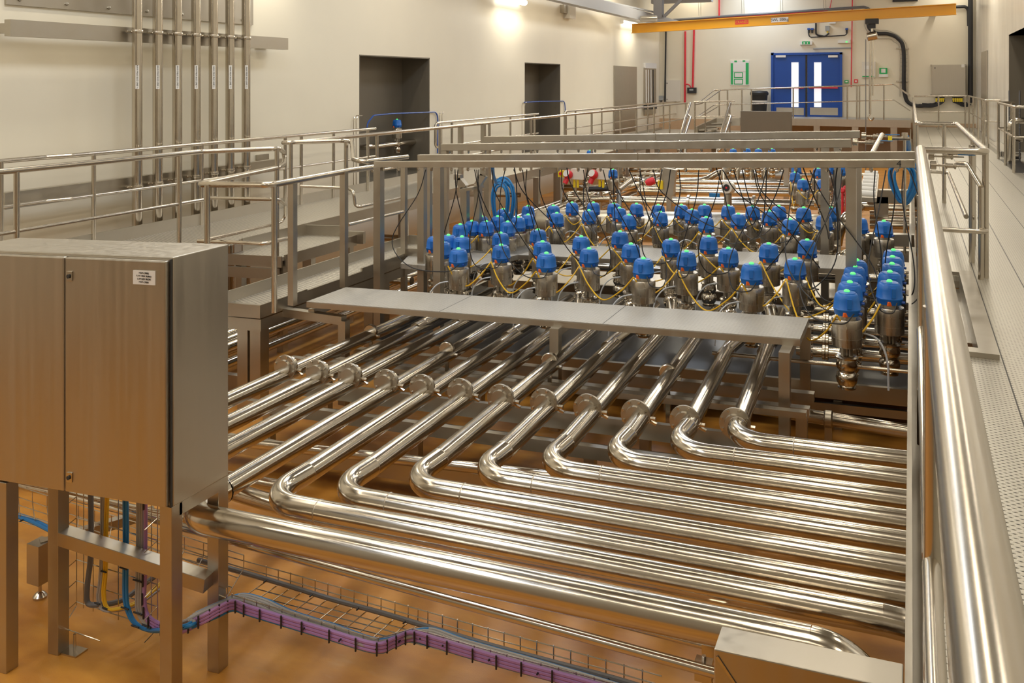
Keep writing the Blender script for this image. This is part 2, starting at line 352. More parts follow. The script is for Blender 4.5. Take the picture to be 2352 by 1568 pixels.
# control box with cables
cb = fwthing('wall_control_box', 'stainless wall control box with black cables entering its underside', 'control box', [('enclosure', SHEET, 2140, 149, 2216, 218, .02, .35), ('door', SHEET, 2143, 151, 2213, 216, .35, .37), ('label_plate', WHITE, 2207, 148, 2214, 155, .37, .375), ('lug', BEAM, 2137, 148, 2141, 152, 0, .05), ('lug', BEAM, 2215, 147, 2219, 151, 0, .05), ('lug', BEAM, 2137, 216, 2141, 220, 0, .05), ('latch', INK, 2146, 155, 2148, 158, .37, .38)])
for k, x in enumerate((2151, 2159, 2163, 2167, 2190, 2195, 2200, 2205, 2209)):
    p = fw(x, 219, .2); MB().tube([p, p-V((0, 0, .09))], .035, 8).build('black_gland', BLACK, cb)
    p2 = p-V((0, 0, .09)); MB().tube([p2, p2-V((0, 0, .12))], .03, 8).build('yellow_gland', YELP, cb)
for k, (x, tx, ty) in enumerate(((2151, 2118, 238), (2159, 2110, 240), (2163, 2104, 242), (2167, 2100, 244), (2190, 2222, 236), (2195, 2224, 239), (2200, 2226, 242), (2205, 2228, 243), (2209, 2230, 240))):
    a = fw(x, 227, .2); e = fw(tx, ty, .2); mid = fw(x+(tx-x)*.35, ty+1, .2)
    tag(MB().tube(spline([a, fw(x, 234, .2), mid, e]), .025, 6).build('control_cable', BLACK), 'black cable, %s from left, curving out below the wall control box' % ORD[k], 'cable', 'cables below the wall control box')
# thick black cable run in wire basket
tag(MB().tube(spline([fw(1995, 38, .08), fw(1996, 62, .08), fw(2012, 76, .08), fw(2040, 78, .08), fw(2062, 88, .08), fw(2075, 112, .08), fw(2076, 190, .08), fw(2078, 215, .08), fw(2086, 235, .08), fw(2108, 243, .08), fw(2140, 241, .08)], 8), .065, 10).build('cable_run', BLACK), 'thick black cable bundle snaking down the far wall beside the hoist', 'cable')
wb = MB()
for off in (-9, 9):
    wb.tube(spline([fw(1995+off, 38, .05), fw(1996+off, 64, .05), fw(2014+off*.6, 78-off, .05), fw(2042, 80-off, .05), fw(2060+off*.8, 90-off*.6, .05), fw(2075+off, 112, .05), fw(2076+off, 190, .05), fw(2076+off, 222, .05)], 6), .012, 5)
for yy in range(116, 214, 9): wb.beam(fw(2067, yy, .05), fw(2085, yy, .05), .01, .01)
for yy in (111, 187): wb.beam(fw(2058, yy, .03), fw(2088, yy, .03), .05, .04)
tag(wb.build('wire_basket', BEAM), 'wire cable basket behind the thick black bundle on the far wall', 'cable tray')
tag(MB().tube([fw(2229, -30, .15), fw(2229, 236, .15)], .075, 10).build('cable_riser', BLACK), 'thick black vertical cable riser in the far right corner', 'cable')
tag(MB().tube([fw(2195, 16, .1), fw(2218, 15, .1), fw(2224, 22, .1), fw(2225, 60, .1)], .05, 8, rad=.2).build('cable_link', BLACK), 'short black cable joining the corner riser beside the crane tip', 'cable')
# conduits
def fwtube(name, label, pts, r, m, cat='conduit', rad=.1, grp=None):
    return tag(MB().tube([fw(x, y, .06) for x, y in pts], r, 8, rad=rad).build(name, m), label, cat, grp)
fwtube('red_conduit', 'red conduit running down the far wall left of the pair', [(1574, 72), (1573, 236)], .035, RED)
fwtube('red_conduit', 'red conduit running down into the black wall box', [(1594, 66), (1591, 202)], .035, RED)
fwtube('red_conduit', 'red conduit bending right behind the crane beam', [(1652, -20), (1652, 45), (1596, 48)], .03, RED)
fwtube('red_conduit', 'pink-red conduit right of the blue doors', [(1958, -20), (1955, 200)], .018, RED)
fwtube('red_link', 'short red loop linking conduit and black wall box', [(1575, 194), (1582, 191), (1587, 202)], .02, RED, rad=.15)
fwtube('black_conduit', 'thin black conduit running down beside the left corner', [(1530, 40), (1527, 236)], .03, BLACK)
fwtube('black_conduit', 'black conduit dropping above the blue doors', [(1874, 46), (1874, 80), (1895, 84), (1904, 76)], .03, BLACK)
fwtube('thin_conduit', 'thin black cable linking the connectors above the doors', [(1857, 76), (1859, 86), (1944, 81), (1946, 72)], .018, BLACK)
fwtube('thin_conduit', 'thin grey tray line above the door frame', [(1868, 112), (1955, 110)], .025, GREY)
fwtube('cable_tray_line', 'long dark cable tray rising across the far wall behind the crane', [(1545, 46), (1700, 35), (1985, 16), (2000, 22), (2001, 38)], .045, DGREY, rad=.2)
fwtube('cable_tray_line', 'thin red cable line above the crane beam', [(1598, 44), (1800, 32), (1905, 24), (1910, 0)], .014, RED)
for k, x in enumerate((1606, 1705, 1794, 1893)):
    tag(MB().tube([fw(x-2, -20, .3), fw(x-1, 36-(x-1606)*.05, .1)], .008, 5).tube([fw(x+3, -20, .3), fw(x+4, 36-(x-1606)*.05, .1)], .008, 5).build('tray_hanger', BEAM), 'pair of thin hanger wires, %s from left, holding the cable tray' % ORD[k], 'hanger', 'tray hangers')
tag(fwbox(MB(), 2050, -12, 2108, 4, 0, .1).build('vent_grille', BLACK, flat=True), 'black louvre vent at the top of the far wall', 'vent')
tag(fwbox(MB(), 2138, 30, 2150, 36, 0, .3).build('wall_lamp', BLACK, flat=True), 'small black and white lamp below the crane tip', 'lamp')

# ---- left wall fittings
def wlx(px, py, off=0): return W(px, py, X=XL+off)
tag(MB().box(XL+.0, XL+.03, wlx(1409, 200).y, wlx(1461, 200).y, wlx(1435, 303).z, wlx(1435, 152).z).build('wall_panel', BEAM, flat=True), 'plain grey steel panel on the left wall beyond the narrow recess', 'wall panel')
sq = thing('tool_station', 'wall tool station holding brooms and squeegees under a white header', 'tool rack', wlx(1491, 262))
MB().box(XL, XL+.05, wlx(1478, 200).y, wlx(1504, 200).y, wlx(1491, 262).z, wlx(1491, 156).z).build('back_board', BEAM, sq, flat=True)
MB().box(XL, XL+.07, wlx(1478, 200).y, wlx(1504, 200).y, wlx(1491, 157).z, wlx(1491, 145).z).build('header_sign', WHITE, sq, flat=True)
for x in (1484, 1489, 1495, 1500):
    MB().tube([wlx(x, 160, .1), wlx(x+.5, 236, .1)], .02, 6).build('tool_handle', WHITE if x != 1500 else BLACK, sq)
for x in (1486, 1498):
    c = wlx(x, 244, .1); MB().box(c.x-.04, c.x+.1, c.y-.3, c.y+.3, c.z-.1, c.z+.06).build('brush_head', BLACK, sq)
# wall lamps (battens) with lit diffusers
for k, (px, py) in enumerate(((1165, 0), (1441, 52))):
    c = wlx(px, py); ft = thing('wall_light', ['lit batten light on the left wall at the top centre', 'lit batten light on the left wall beside the crane end'][k], 'light', (XL, c.y, 4.5), 'wall batten lights')
    MB().box(XL, XL+.10, c.y-.78, c.y+.78, 4.46, 4.58).build('housing', WHITE, ft, flat=True)
    MB().tube([V((XL+.13, c.y-.74, 4.48)), V((XL+.13, c.y+.74, 4.48))], .07, 12).build('diffuser', LAMP, ft)
    l = area('wall_light_lamp', (XL+.35, c.y, 4.45), .2, 1.4, 55, (1, .93, .78), (0, math.radians(-25), 0))
for yy in (1.0, 10.2):
    area('wall_light_lamp', (XL+.35, yy, 4.45), .2, 1.4, 45, (1, .93, .78), (0, math.radians(-25), 0))
c = wlx(1299, 22); cbx = thing('camera_box', 'small grey equipment box high on the left wall', 'equipment box', c)
MB().box(XL, XL+.18, c.y-.16, c.y+.32, c.z-.25, c.z+.15).build('case', WALLR, cbx, flat=True); MB().box(XL, XL+.12, c.y-.42, c.y-.18, c.z-.12, c.z+.1).build('bracket', BEAM, cbx, flat=True)
# roof steel at top
b = MB(); b.beam(W(1180, -35, X=-7.9), W(1552, 57, Y=32.6), .22, .3); tag(b.build('roof_beam', BEAMP, flat=True), 'grey steel roof beam running over the left wall lights', 'beam')
b = MB(); p = W(1513, 42, Y=28.5); b.beam(W(1513, 42, Y=28.5), W(1513, -40, Y=28.5), .28, .28); tag(b.build('roof_hanger', DGREY, flat=True), 'dark vertical steel hanger at the top of the picture', 'beam')
b = MB(); b.beam(W(1525, 38, Y=28.5), W(1590, -25, Y=28.5), .09, .09); tag(b.build('roof_brace', DGREY, flat=True), 'dark diagonal steel brace beside the hanger', 'beam')
b = MB(); b.beam(W(1340, -8, Y=24), W(1512, 30, Y=29), .05, .05); tag(b.build('roof_cable_tray', BEAMP, flat=True), 'thin grey tray above the roof beam', 'cable tray')
b = MB(); b.box(-8.3, -6.2, 30.5, 30.8, W(1500, 8, Y=30.5).z, W(1500, -14, Y=30.5).z); tag(b.build('roof_purlin', BEAMP, flat=True), 'grey roof purlin across the far left corner', 'beam')

# steel sheet + channels + seven risers on left wall
sh = thing('bolted_wall_sheet', 'bolted stainless sheet at the top left of the wall', 'wall panel', wlx(300, 0, .02))
y0, y1 = wlx(10, 5).y, wlx(578, 20).y
MB().box(XL, XL+.03, y0, y1, wlx(10, 10).z, 6.2).build('sheet', BEAM, sh, flat=True)
for i in range(7):
    y = y0+(y1-y0)*(.04+.15*i); zz = wlx(10, 10).z+.06
    MB().lathe([(.02, 0), (.02, .015), (.008, .02)], (XL+.03, y, zz), (1, 0, 0), 8).build('bolt', BEAM, sh)
XP = XL+.42
def channel(name, label, pa, pb, h, x, ext):
    ch = thing(name, label, 'channel', W(*pa, X=x))
    a, b_ = W(*pa, X=x), W(*pb, X=x)
    a.z -= 0; b_.z = a.z if abs(a.z-b_.z) < .25 else b_.z
    m = MB(); m.box(x-.09, x, a.y, b_.y, a.z-h, a.z); m.build('channel_beam', BEAM, ch, flat=True)
    for y in (a.y+.03, (a.y+b_.y)/2, b_.y-.5):
        MB().box(XL, x-.09, y, y+.09, a.z-h*.8, a.z-h*.2).build('wall_bracket', BEAM, ch, flat=True)
    return ch
channel('pipe_channel', 'long steel channel on the wall behind the tall pipes, upper one', (24, 44), (662, 86), .17, XP-.09, 0)
channel('pipe_channel', 'long steel channel on the wall behind the tall pipes, lower one', (12, 443), (652, 365), .17, XP-.09, 0)
for k, (x, y, w0) in enumerate(((599, 103, 26), (600, 362, 26), (587, 489, 24))):
    a, b_ = W(x-w0/2, y, X=XL), W(x+w0/2, y, X=XL); br = MB().box(XL, XL+.04, a.y, b_.y, a.z-.04, a.z+.04)
    tag(br.build('wall_bracket', BEAM, flat=True), ['small steel wall bracket just under the upper channel end', 'small steel wall bracket just above the lower channel end', 'small steel wall bracket above the walkway toe plate'][k], 'bracket')
for k, px in enumerate((315, 362, 407, 450, 490, 528, 565)):
    c = W(px, 300, X=XP+.02); pr = thing('tall_wall_pipe', 'tall vertical stainless pipe on the left wall, %s from the left' % ORD[k], 'pipe', (c.x, c.y, 0-.2), 'tall wall pipes')
    MB().tube([V((c.x, c.y, -.3)), V((c.x, c.y, 6.4))], .058, 20).build('pipe', PIPE, pr)
    for py in (73, 428):
        zz = W(px, py-(px-315)*(.0 if py < 100 else .18)+(px-315)*(.06 if py < 100 else 0), X=XP).z
        m = MB(); m.lathe([(.066, -.02), (.07, 0), (.066, .02)], (c.x, c.y, zz), n=16); m.tube([V((c.x-.06, c.y-.1, zz)), V((c.x-.06, c.y+.1, zz))], .014, 6); m.build('pipe_clamp', RAIL, pr)
    zt, zb = W(px, 150, X=XP).z, W(px, 204, X=XP).z
    # curved paper label wrapped on the pipe, facing the camera right-hand side
    m = MB(); vs = []; n = 6; a0 = math.radians(-62); a1 = math.radians(-22)
    for i in range(n+1):
        a = a0+(a1-a0)*i/n; 
        for z_ in (zb, zt): vs.append((c.x+math.cos(a)*.0592, c.y+math.sin(a)*.0592, z_))
    m.add(vs, [(2*i, 2*i+2, 2*i+3, 2*i+1) for i in range(n)]); lb = m.build('paper_label', WHITE, pr)
    am = (a0+a1)/2; nx = V((math.cos(am), math.sin(am), 0)); 
    text('lettering', 'RAW MILK SILO LINE '+('<-' if k != 5 else '->'), .026, INK, pr, V((c.x, c.y, (zt+zb)/2))+nx*.0605, (0, 0, -1), V((0, 0, 1)).cross(nx))

# crane
cr = thing('jib_crane', 'orange overhead jib crane beam marked 500kg crossing the far end', 'crane', W(1455, 65, Y=27.5))
A_, B_ = W(1452, 66, Y=27.5), W(2196, 21, Y=26.0)
h = 20/F*28
m = MB(); m.beam(A_, B_, .015, h); m.beam(A_+V((0, 0, h/2)), B_+V((0, 0, h/2)), .16, .02); m.beam(A_-V((0, 0, h/2)), B_-V((0, 0, h/2)), .16, .02)
m.build('beam', CRANE, cr, flat=True)
dAB = (B_-A_).normalized()
def onbeam(px): 
    t = (px-1452)/(2196-1452); return A_.lerp(B_, t)
nb = V((dAB.y, -dAB.x, 0)).normalized()
if nb.y > 0: nb = -nb
for x0, x1, mm, nm, tx in ((1722, 1754, RED, 'red_label', 'CRANES'), (1808, 1848, WHITE, 'capacity_label', 'SWL 500kg')):
    p, q = onbeam(x0)+nb*.012, onbeam(x1)+nb*.012
    MB().beam(p, q, .006, h*.45 if mm is RED else h*.5).build(nm, mm, cr, flat=True)
    if mm is WHITE: text('lettering', tx, .11, INK, cr, (p+q)/2+nb*.012, dAB, (0, 0, 1))
    else: text('lettering', 'CRANES', .10, CRANE, cr, (p+q)/2+nb*.012, dAB, (0, 0, 1))
p = onbeam(2030)-V((0, 0, h/2)); hk = thing('chain_hoist', 'chain hoist hanging from a black trolley on the orange crane beam', 'hoist', p)
m = MB(); m.beam(p+V((-.17, 0, -.06)), p+V((.17, 0, -.06)), .3, .14); m.beam(p+V((-.09, 0, -.18)), p+V((.09, 0, -.18)), .2, .14); m.build('trolley', BLACK, hk, flat=True)
m = MB(); m.tube([p-V((0, 0, .2)), p-V((0, 0, .34))], .03, 6); m.lathe([(.05, -.14), (.12, -.12), (.12, .12), (.05, .14)], p-V((0, 0, .46)), (1, 0, .2), 14); m.build('hoist_body', RAIL, hk)
zend = W(2030, 262, Y=p.y).z
m = MB(); m.tube([p-V((.05, 0, .55)), V((p.x-.05, p.y, zend))], .035, 6); m.tube([p-V((-.02, 0, .55)), V((p.x+.02, p.y, zend+.5))], .02, 6); m.build('chain', RAIL, hk)
MB().tube([p-V((.16, 0, .55)), V((p.x-.16, p.y, -.3))], .012, 6).build('pull_chain', DGREY, hk)
MB().tube(spline([V((p.x-.05, p.y, zend)), V((p.x-.1, p.y, zend-.1)), V((p.x-.02, p.y, zend-.18)), V((p.x+.05, p.y, zend-.1))]), .02, 6).build('hook', RAIL, hk)
c = onbeam(1500)+V((0, -.1, h/2+.05)); tag(MB().box(c.x-.25, c.x+.25, c.y-.1, c.y+.1, c.z, c.z+.18).tube([c+V((-.2, -.1, .1)), c+V((.3, -.1, .1))], .03, 6).build('crane_end_fitting', BEAM), 'grey trolley fitting on top of the orange beam left end', 'fitting')
# ================================================================== WALKWAYS AND HANDRAILS
def post(root, p, zfoot, r=.024, sq=False, name='post'):
    q = V((p[0], p[1], zfoot)); m = MB()
    if sq: m.beam(q, p, r*2, r*2, (0, 1, 0))
    else: m.tube([q, V(p)], r, 12)
    return m.build(name, RAIL if not sq else BEAM, root, flat=sq)
def handrail(name, label, tops, mids=(), posts=(), r=.024, rm=.017, rad=.09):
    root = thing(name, label, 'handrail', tops[0][0].copy() if isinstance(tops[0], list) else tops[0].copy())
    if not isinstance(tops[0], list): tops = [tops]
    for t in tops: MB().tube(t, r, 16, rad=rad).build('top_rail', RAIL, root)
    for t in mids: MB().tube(t, rm, 12, rad=rad*.8).build('mid_rail', RAIL, root)
    for p in posts: post(root, V(p[0]), p[1], *(p[2:]))
    return root
def dz(pts, d): return [p+V((0, 0, d)) for p in pts]
# --- right walkway at camera level -------------------------------------------------
ZW = 1.05
rw = thing('raised_walkway', 'long raised walkway of punched steel planks on the right', 'walkway', (1, 10, 0))
pl = MB()
for x0, x1, y0, y1 in ((.075, .15, YB+.3, 32.9), (.15, .36, YB+.3, 5.75), (.15, .36, 7.9, 32.9), (.36, 1.92, YB+.3, 32.9)):
    pl.box(x0, x1, y0, y1, ZW-.04, ZW)
pl.build('planking', PLANK, rw, flat=True)
MB().box(-.014, .004, YB+.3, 30, ZW-.25, ZW+.06).box(.004, .05, YB+.3, 30, ZW-.25, ZW-.24).build('side_beam', BEAM, rw, flat=True)
m = MB(); m.box(.10, .15, 5.72, 7.92, ZW-.1, ZW+.012); m.box(.35, .45, 5.72, 7.92, ZW-.1, ZW+.03); m.box(.10, .45, 5.62, 5.72, ZW-.1, ZW+.03); m.box(.10, .45, 7.92, 8.0, ZW-.1, ZW+.03); m.box(.15, .35, 6.3, 7.9, ZW-.12, ZW-.10)
m.build('hatch_frame', BEAM, rw, flat=True)
for y in (2.4, 6.9, 12, 17, 22, 27): MB().box(.06, .16, y, y+.1, 0, ZW-.2).box(1.7, 1.8, y, y+.1, 0, ZW-.04).build('support_leg', BEAM, rw, flat=True)
ZR = 2.05; xn = .07; e1 = W(2114, 344, Z=ZR).y; e2 = W(2108, 283, Z=ZR).y; xo = .535
near = handrail('near_handrail', 'big foreground stainless handrail running along the right walkway edge',
    [[V((xn, -1.2, ZR)), V((xn, e1+.01, ZR))]],
    [[V((.045, -1.2, 1.43)), V((.045, 2.38, 1.43))], [V((.045, 2.42, 1.43)), V((.045, 4.6, 1.43))]],
    [(V((.05, 2.4, ZR)), .86), (V((.05, 4.7, ZR)), .86), (V((xn, 6.7, ZR)), .86)], r=.038, rm=.021)
bump = handrail('handrail_bay', 'handrail bay stepping around the floor hatch on the right walkway',
    [[V((xn+.01, e1, ZR)), V((xo, e1, ZR)), V((xo, e2, ZR)), V((xn, e2, ZR)), V((xn, 31.2, ZR))]],
    [[V((xn, 4.8, 1.43)), V((xn, e1, 1.43)), V((xo, e1, 1.43)), V((xo, e1+.75, 1.43))], [V((xo-.1, 8.6, 1.43)), V((xo-.1, e2, 1.43)), V((xn, e2, 1.43)), V((xn, 31.2, 1.43))]],
    [(V((xo, e1+.12, ZR)), ZW), (V((xo-.06, 8.55, ZR)), ZW), (V((xo, 9.4, ZR)), ZW), (V((xo-.15, e2-.1, ZR)), ZW), (V((xn, e2+.2, ZR)), ZW-.1)] + [(V((xn, y, ZR)), ZW) for y in (14, 17, 20, 23, 26, 29)], r=.026, rm=.020, rad=.07)
tag(MB().tube([V((xo-.035, e1+.05, ZR-.28)), V((xo-.035, e1+.05, .9))], .022, 12).tube([V((xo-.035, e1+.05, ZR-.28)), V((xo-.12, e1+.28, ZR-.12)), V((xo-.2, e1+.3, ZR-.12))], .02, 10, rad=.05).build('air_drop_pipe', RAIL), 'bent stainless pipe standing beside the handrail bay post', 'pipe')
# ball valve pair at the end of the overhead bars (built again at the far pair)
def ball_valve(px, py, Y, length_px, label, lever=True, s=1.0, dy=0):
    p = W(px, py, Y=Y); root = thing('ball_valve', label, 'valve', p, 'ball valves on the cable bars')
    x = p.x
    m = MB(); m.tube([p, p+V((.40*s, 0, 0))], .013*s, 10)
    m.lathe([(.040*s, 0), (.052*s, .005), (.052*s, .065*s), (.034*s, .07*s)], p, (1, 0, 0), 14)
    m.build('end_cap', RAIL, root)
    m = MB(); c = p+V((.22*s, 0, 0)); m.lathe([(.02*s, -.06*s), (.033*s, -.055*s), (.033*s, -.035*s), (.027*s, -.03*s), (.027*s, .03*s), (.033*s, .035*s), (.033*s, .055*s), (.02*s, .06*s)], c, (1, 0, 0), 8)
    for sx in (-.045, .045): m.tube([c+V((sx*s, -.03*s, -.032*s)), c+V((sx*s, .03*s, -.032*s))], .007*s, 6)
    m.build('valve_body', RAIL, root)
    if lever:
        m = MB(); m.tube([c, c+V((0, 0, .04*s))], .012*s, 8); m.beam(c+V((0, 0, .03*s)), c+V((.12*s, -.03, .03*s)), .02*s, .006); m.build('stem', RAIL, root)
        MB().beam(c+V((.11*s, -.03, .03*s)), c+V((.30*s, -.03, .032*s)), .024*s, .012*s).build('blue_lever', BLUEC, root, flat=True)
    return root

# right-hand rails along the right wall side
Ta = [V((1.62, 30.8, 2.13)), V((1.62, W(2263, 228, X=1.62).y, 2.13)), V((1.92, W(2263, 228, X=1.62).y-.2, 2.13))]
ya = Ta[1].y
handrail('right_handrail', 'handrail on the right side of the right walkway near the far end', [Ta], [dz(Ta, -.5)], [(V((1.62, y, 2.13)), ZW) for y in (30.5, 28.5, 26.5, 24.8, 23.2, ya+.25)])
tb = W(2292, 235, X=1.58); tc = W(2330, 244, X=1.58)
Tb = [V((1.9, tb.y+.4, 2.16)), V((1.58, tb.y, 2.16)), V((1.58, tc.y, 2.16)), V((1.93, tc.y-.1, 2.16))]
handrail('landing_handrail', 'short handrail round the opening by the right wall recess', [Tb], [dz(Tb, -.5)], [(V((1.58, tb.y-.1, 2.16)), ZW), (V((1.58, (tb.y+tc.y)/2, 2.16)), ZW), (V((1.58, tc.y+.1, 2.16)), ZW), (V((1.85, tb.y+.3, 2.16)), ZW)])
Te = [V((.1, 31.2, 2.10)), V((1.6, 31.2, 2.12))]
handrail('end_handrail', 'handrail across the far end of the right walkway below the wall box', [Te], [dz(Te, -.5)], [(V((.8, 31.2, 2.11)), ZW), (V((1.55, 31.2, 2.12)), ZW)])
tag(MB().box(1.60, 1.92, tc.y+.15, tb.y-.2, ZW-.02, ZW+.004).build('opening_shade', BLACKST, flat=True), 'black sheet painted as a dark opening inside the short handrail at the right', 'floor opening')  # flat black sheet on the planks, painting the shade down the opening
tag(MB().box(1.64, 1.93, tb.y+.6, 24, ZW, ZW+.10).build('step_landing', PLANK, flat=True), 'low punched steel landing along the right wall', 'landing')
m = MB(); 
for k in range(3): m.tube([V((1.93, tb.y-.5-k*.25, 1.15+k*.35)), V((1.72, tb.y-.5-k*.25, 1.15+k*.35)), V((1.70, tb.y-.5-k*.25, .9+k*.1))], .06, 10, rad=.12)
tag(m.build('wall_pipework', PIPE), 'curved stainless pipes coming out of the right wall recess', 'pipe')
m = MB()
for xx in (2318, 2342): 
    y_ = W(xx, 200, X=1.90).y; zt_ = W(xx, 208, X=1.90).z
    m.tube([V((1.9, y_, .9)), V((1.9, y_, zt_))], .015, 6)
    for z_ in range(8): m.beam(V((1.9, y_-.12, 1+z_*.14)), V((1.9, y_+.12, 1+z_*.14)), .012, .012)
tag(m.build('wire_riser', DGREY), 'dark wire cable basket in front of the right wall recess', 'cable tray')
rp = MB(); a_, b_ = W(2255, 100, X=1.94).y, W(2268, 100, X=1.94).y
tag(MB().box(1.92, 1.945, min(a_, b_), max(a_, b_), 1.1, W(2262, 118, X=1.94).z).build('door_panel', BEAM, flat=True), 'tall narrow steel panel on the right wall near the far end', 'wall panel')

# --- left upper walkway beside the wall --------------------------------------------
ZL = 1.13
XA, XB2 = -8.02, -6.68
lw = thing('side_walkway', 'long raised grating walkway beside the left wall', 'walkway', (-7.3, 15, 0))
MB().pbox(XA, XB2, 2, 31.0, ZL-.04, ZL).build('grating', GRATE, lw, flat=True)
MB().pbox(XB2, XB2+.02, 7.7, 31, ZL-.16, ZL+.01).build('fascia', BEAM, lw, flat=True)
MB().pbox(XB2, XB2+.02, 2, 5.6, ZL-.16, ZL+.01).build('fascia', BEAM, lw, flat=True)
MB().pbox(XA-.02, XA, 2, 31, ZL-.14, ZL+.14).build('toe_plate', BEAM, lw, flat=True)
for y in (3, 8.8, 11, 13.5, 16, 19, 22, 25, 28): MB().pbox(XB2-.02, XB2+.09, y, y+.11, 0, ZL-.15).build('support_leg', BEAM, lw, flat=True)
# wall-side rail, in lengths broken at the pipes and recesses
ZT = ZL+1.0
def wr_y(px): return W(px, 300, X=XA).y
def wallrail(label, px0, px1, posts, curl0=False, curl1=False):
    a, b_ = wr_y(px0), wr_y(px1); T_ = [P(XA, a, ZT), P(XA, b_, ZT)]; M_ = [P(XA, a, ZT-.45), P(XA, b_, ZT-.45)]
    if curl0: T_ = [P(XA, a+.35, ZT-.45), P(XA, a, ZT-.45), P(XA, a, ZT), P(XA, b_, ZT)]; M_ = [P(XA, a+.35, ZT-.45), P(XA, b_, ZT-.45)]
    if curl1: T_ = T_[:-1]+[P(XA, b_, ZT), P(XA, b_, ZT-.45), P(XA, b_-.3, ZT-.45)]
    handrail('wall_side_handrail', label, [T_], [M_], [(P(XA, wr_y(p), ZT), P(XA, 0, ZL).z) for p in posts])
T1 = [P(XA-.11, wr_y(-200), ZT), P(XA-.11, wr_y(122), ZT), P(XA, wr_y(165), ZT), P(XA, wr_y(672), ZT)]
handrail('wall_side_handrail', 'wall-side handrail passing in front of the tall wall pipes', [T1], [dz(T1, -.45)], [(P(XA, wr_y(x), ZT), P(XA, 0, ZL).z) for x in (2, 215, 463, 655)])
wallrail('wall-side handrail between the tall pipes and the wide recess', 668, 862, (692, 766, 845), curl1=False)
wallrail('wall-side handrail between the two doorway recesses', 1000, 1236, (1038, 1172, 1228), curl0=True)
wallrail('wall-side handrail beyond the narrow recess', 1297, 1585, (1300, 1322, 1382, 1425, 1488, 1524, 1560), curl0=True)
# pit-side rail
XN = XB2
def ny(px): return W(px, 300, X=XN).y
def NP(px, z=ZT): return P(XN, ny(px), z)
Tn = [NP(-200), NP(464), W(640, 341, z=ZT), W(655, 352, z=ZT-.12), W(652, 376, z=ZT-.2), W(640, 384, z=ZT-.2), W(458, 423, z=1.95), W(620, 425, z=1.95), W(800, 392, z=1.95), W(868, 382, z=1.95)]
handrail('pit_side_handrail', 'front handrail at left looping down round the steps to the lower platform', [Tn],
    [[NP(-200, ZT-.5), NP(412, ZT-.5), NP(466, ZT-.5)], [W(474, 454, z=ZT-.45), W(640, 458, z=ZT-.45), W(655, 470, z=ZT-.6), W(655, 505, z=ZT-.8), W(635, 514, z=ZT-.8), W(478, 549, z=1.5)], [W(455, 553, z=1.43), W(615, 560, z=1.43), W(632, 553, z=1.43), W(675, 545, z=1.43)], [W(800, 516, z=1.43), W(925, 486, z=1.43)]],
    [(NP(38), P(XN, 0, ZL).z), (NP(412), P(XN, 0, ZL).z), (W(476, 424, z=1.95), W(476, 550, z=1.05).z-.1), (W(636, 341, z=ZT), .6), (W(630, 423, z=1.95), .735), (W(672, 414, z=1.95), .72, .028, True), (W(790, 394, z=1.95), .70, .028, True)], r=.026, rad=.07)
Tn2 = [W(936, 360, z=1.95), W(832, 372, z=1.95), W(812, 366, z=1.95+.02), W(808, 325, z=ZT-.02), W(785, 323, z=ZT), W(637, 328, z=ZT), NP(668), NP(1583)]
handrail('pit_side_handrail', 'long front handrail of the side walkway receding to the far stairs', [Tn2],
    [[W(690, 428, z=1.65), W(798, 432, z=1.62), W(812, 440, z=1.6), W(816, 474, z=1.43), W(830, 474, z=1.43), W(930, 452, z=1.43)], [NP(855, ZT-.5), NP(1583, ZT-.5)]],
    [(W(795, 324, z=ZT), .95), (NP(668), P(XN, 0, ZL).z)]+[(NP(x), P(XN, 0, ZL).z) for x in (866, 1010, 1124, 1220, 1297, 1359, 1410, 1462, 1502, 1538, 1575)]+[(NP(1058), P(XN, 0, ZL-.1).z, .035, True), (NP(1110), P(XN, 0, ZL-.1).z, .035, True)], r=.026, rad=.07)
# step platform between upper walkway and lower platform
ZS = 1.0
sp_ = thing('step_platform', 'intermediate grating step between the side walkway and the lower platform', 'platform', P(-6.3, 7.2, 0))
ys0, ys1 = W(652, 590, X=-5.96).y, W(816, 543, X=-5.96).y
MB().pbox(XB2, -5.96, ys0-.05, ys1, ZS-.04, ZS).build('grating', GRATE, sp_, flat=True)
MB().pbox(-5.96, -5.94, ys0, ys1, ZS-.10, ZS+.02).pbox(-6.1, -5.85, ys1, ys1+.05, ZS-.08, ZS+.06).pbox(XB2, -5.94, ys0-.07, ys0-.05, ZS-.10, ZS+.015).pbox(XB2, -5.96, ys0-.1, ys0-.07, ZS-.22, ZS-.11).pbox(XB2, -6.1, ys1, ys1+.03, ZS, ZS+.12).build('edge_beam', BEAM, sp_, flat=True)
for x in (-6.6, -6.05):
    for y in (ys0, ys1-.1): MB().pbox(x, x+.08, y, y+.08, 0, ZS-.04).build('support_leg', BEAM, sp_, flat=True)
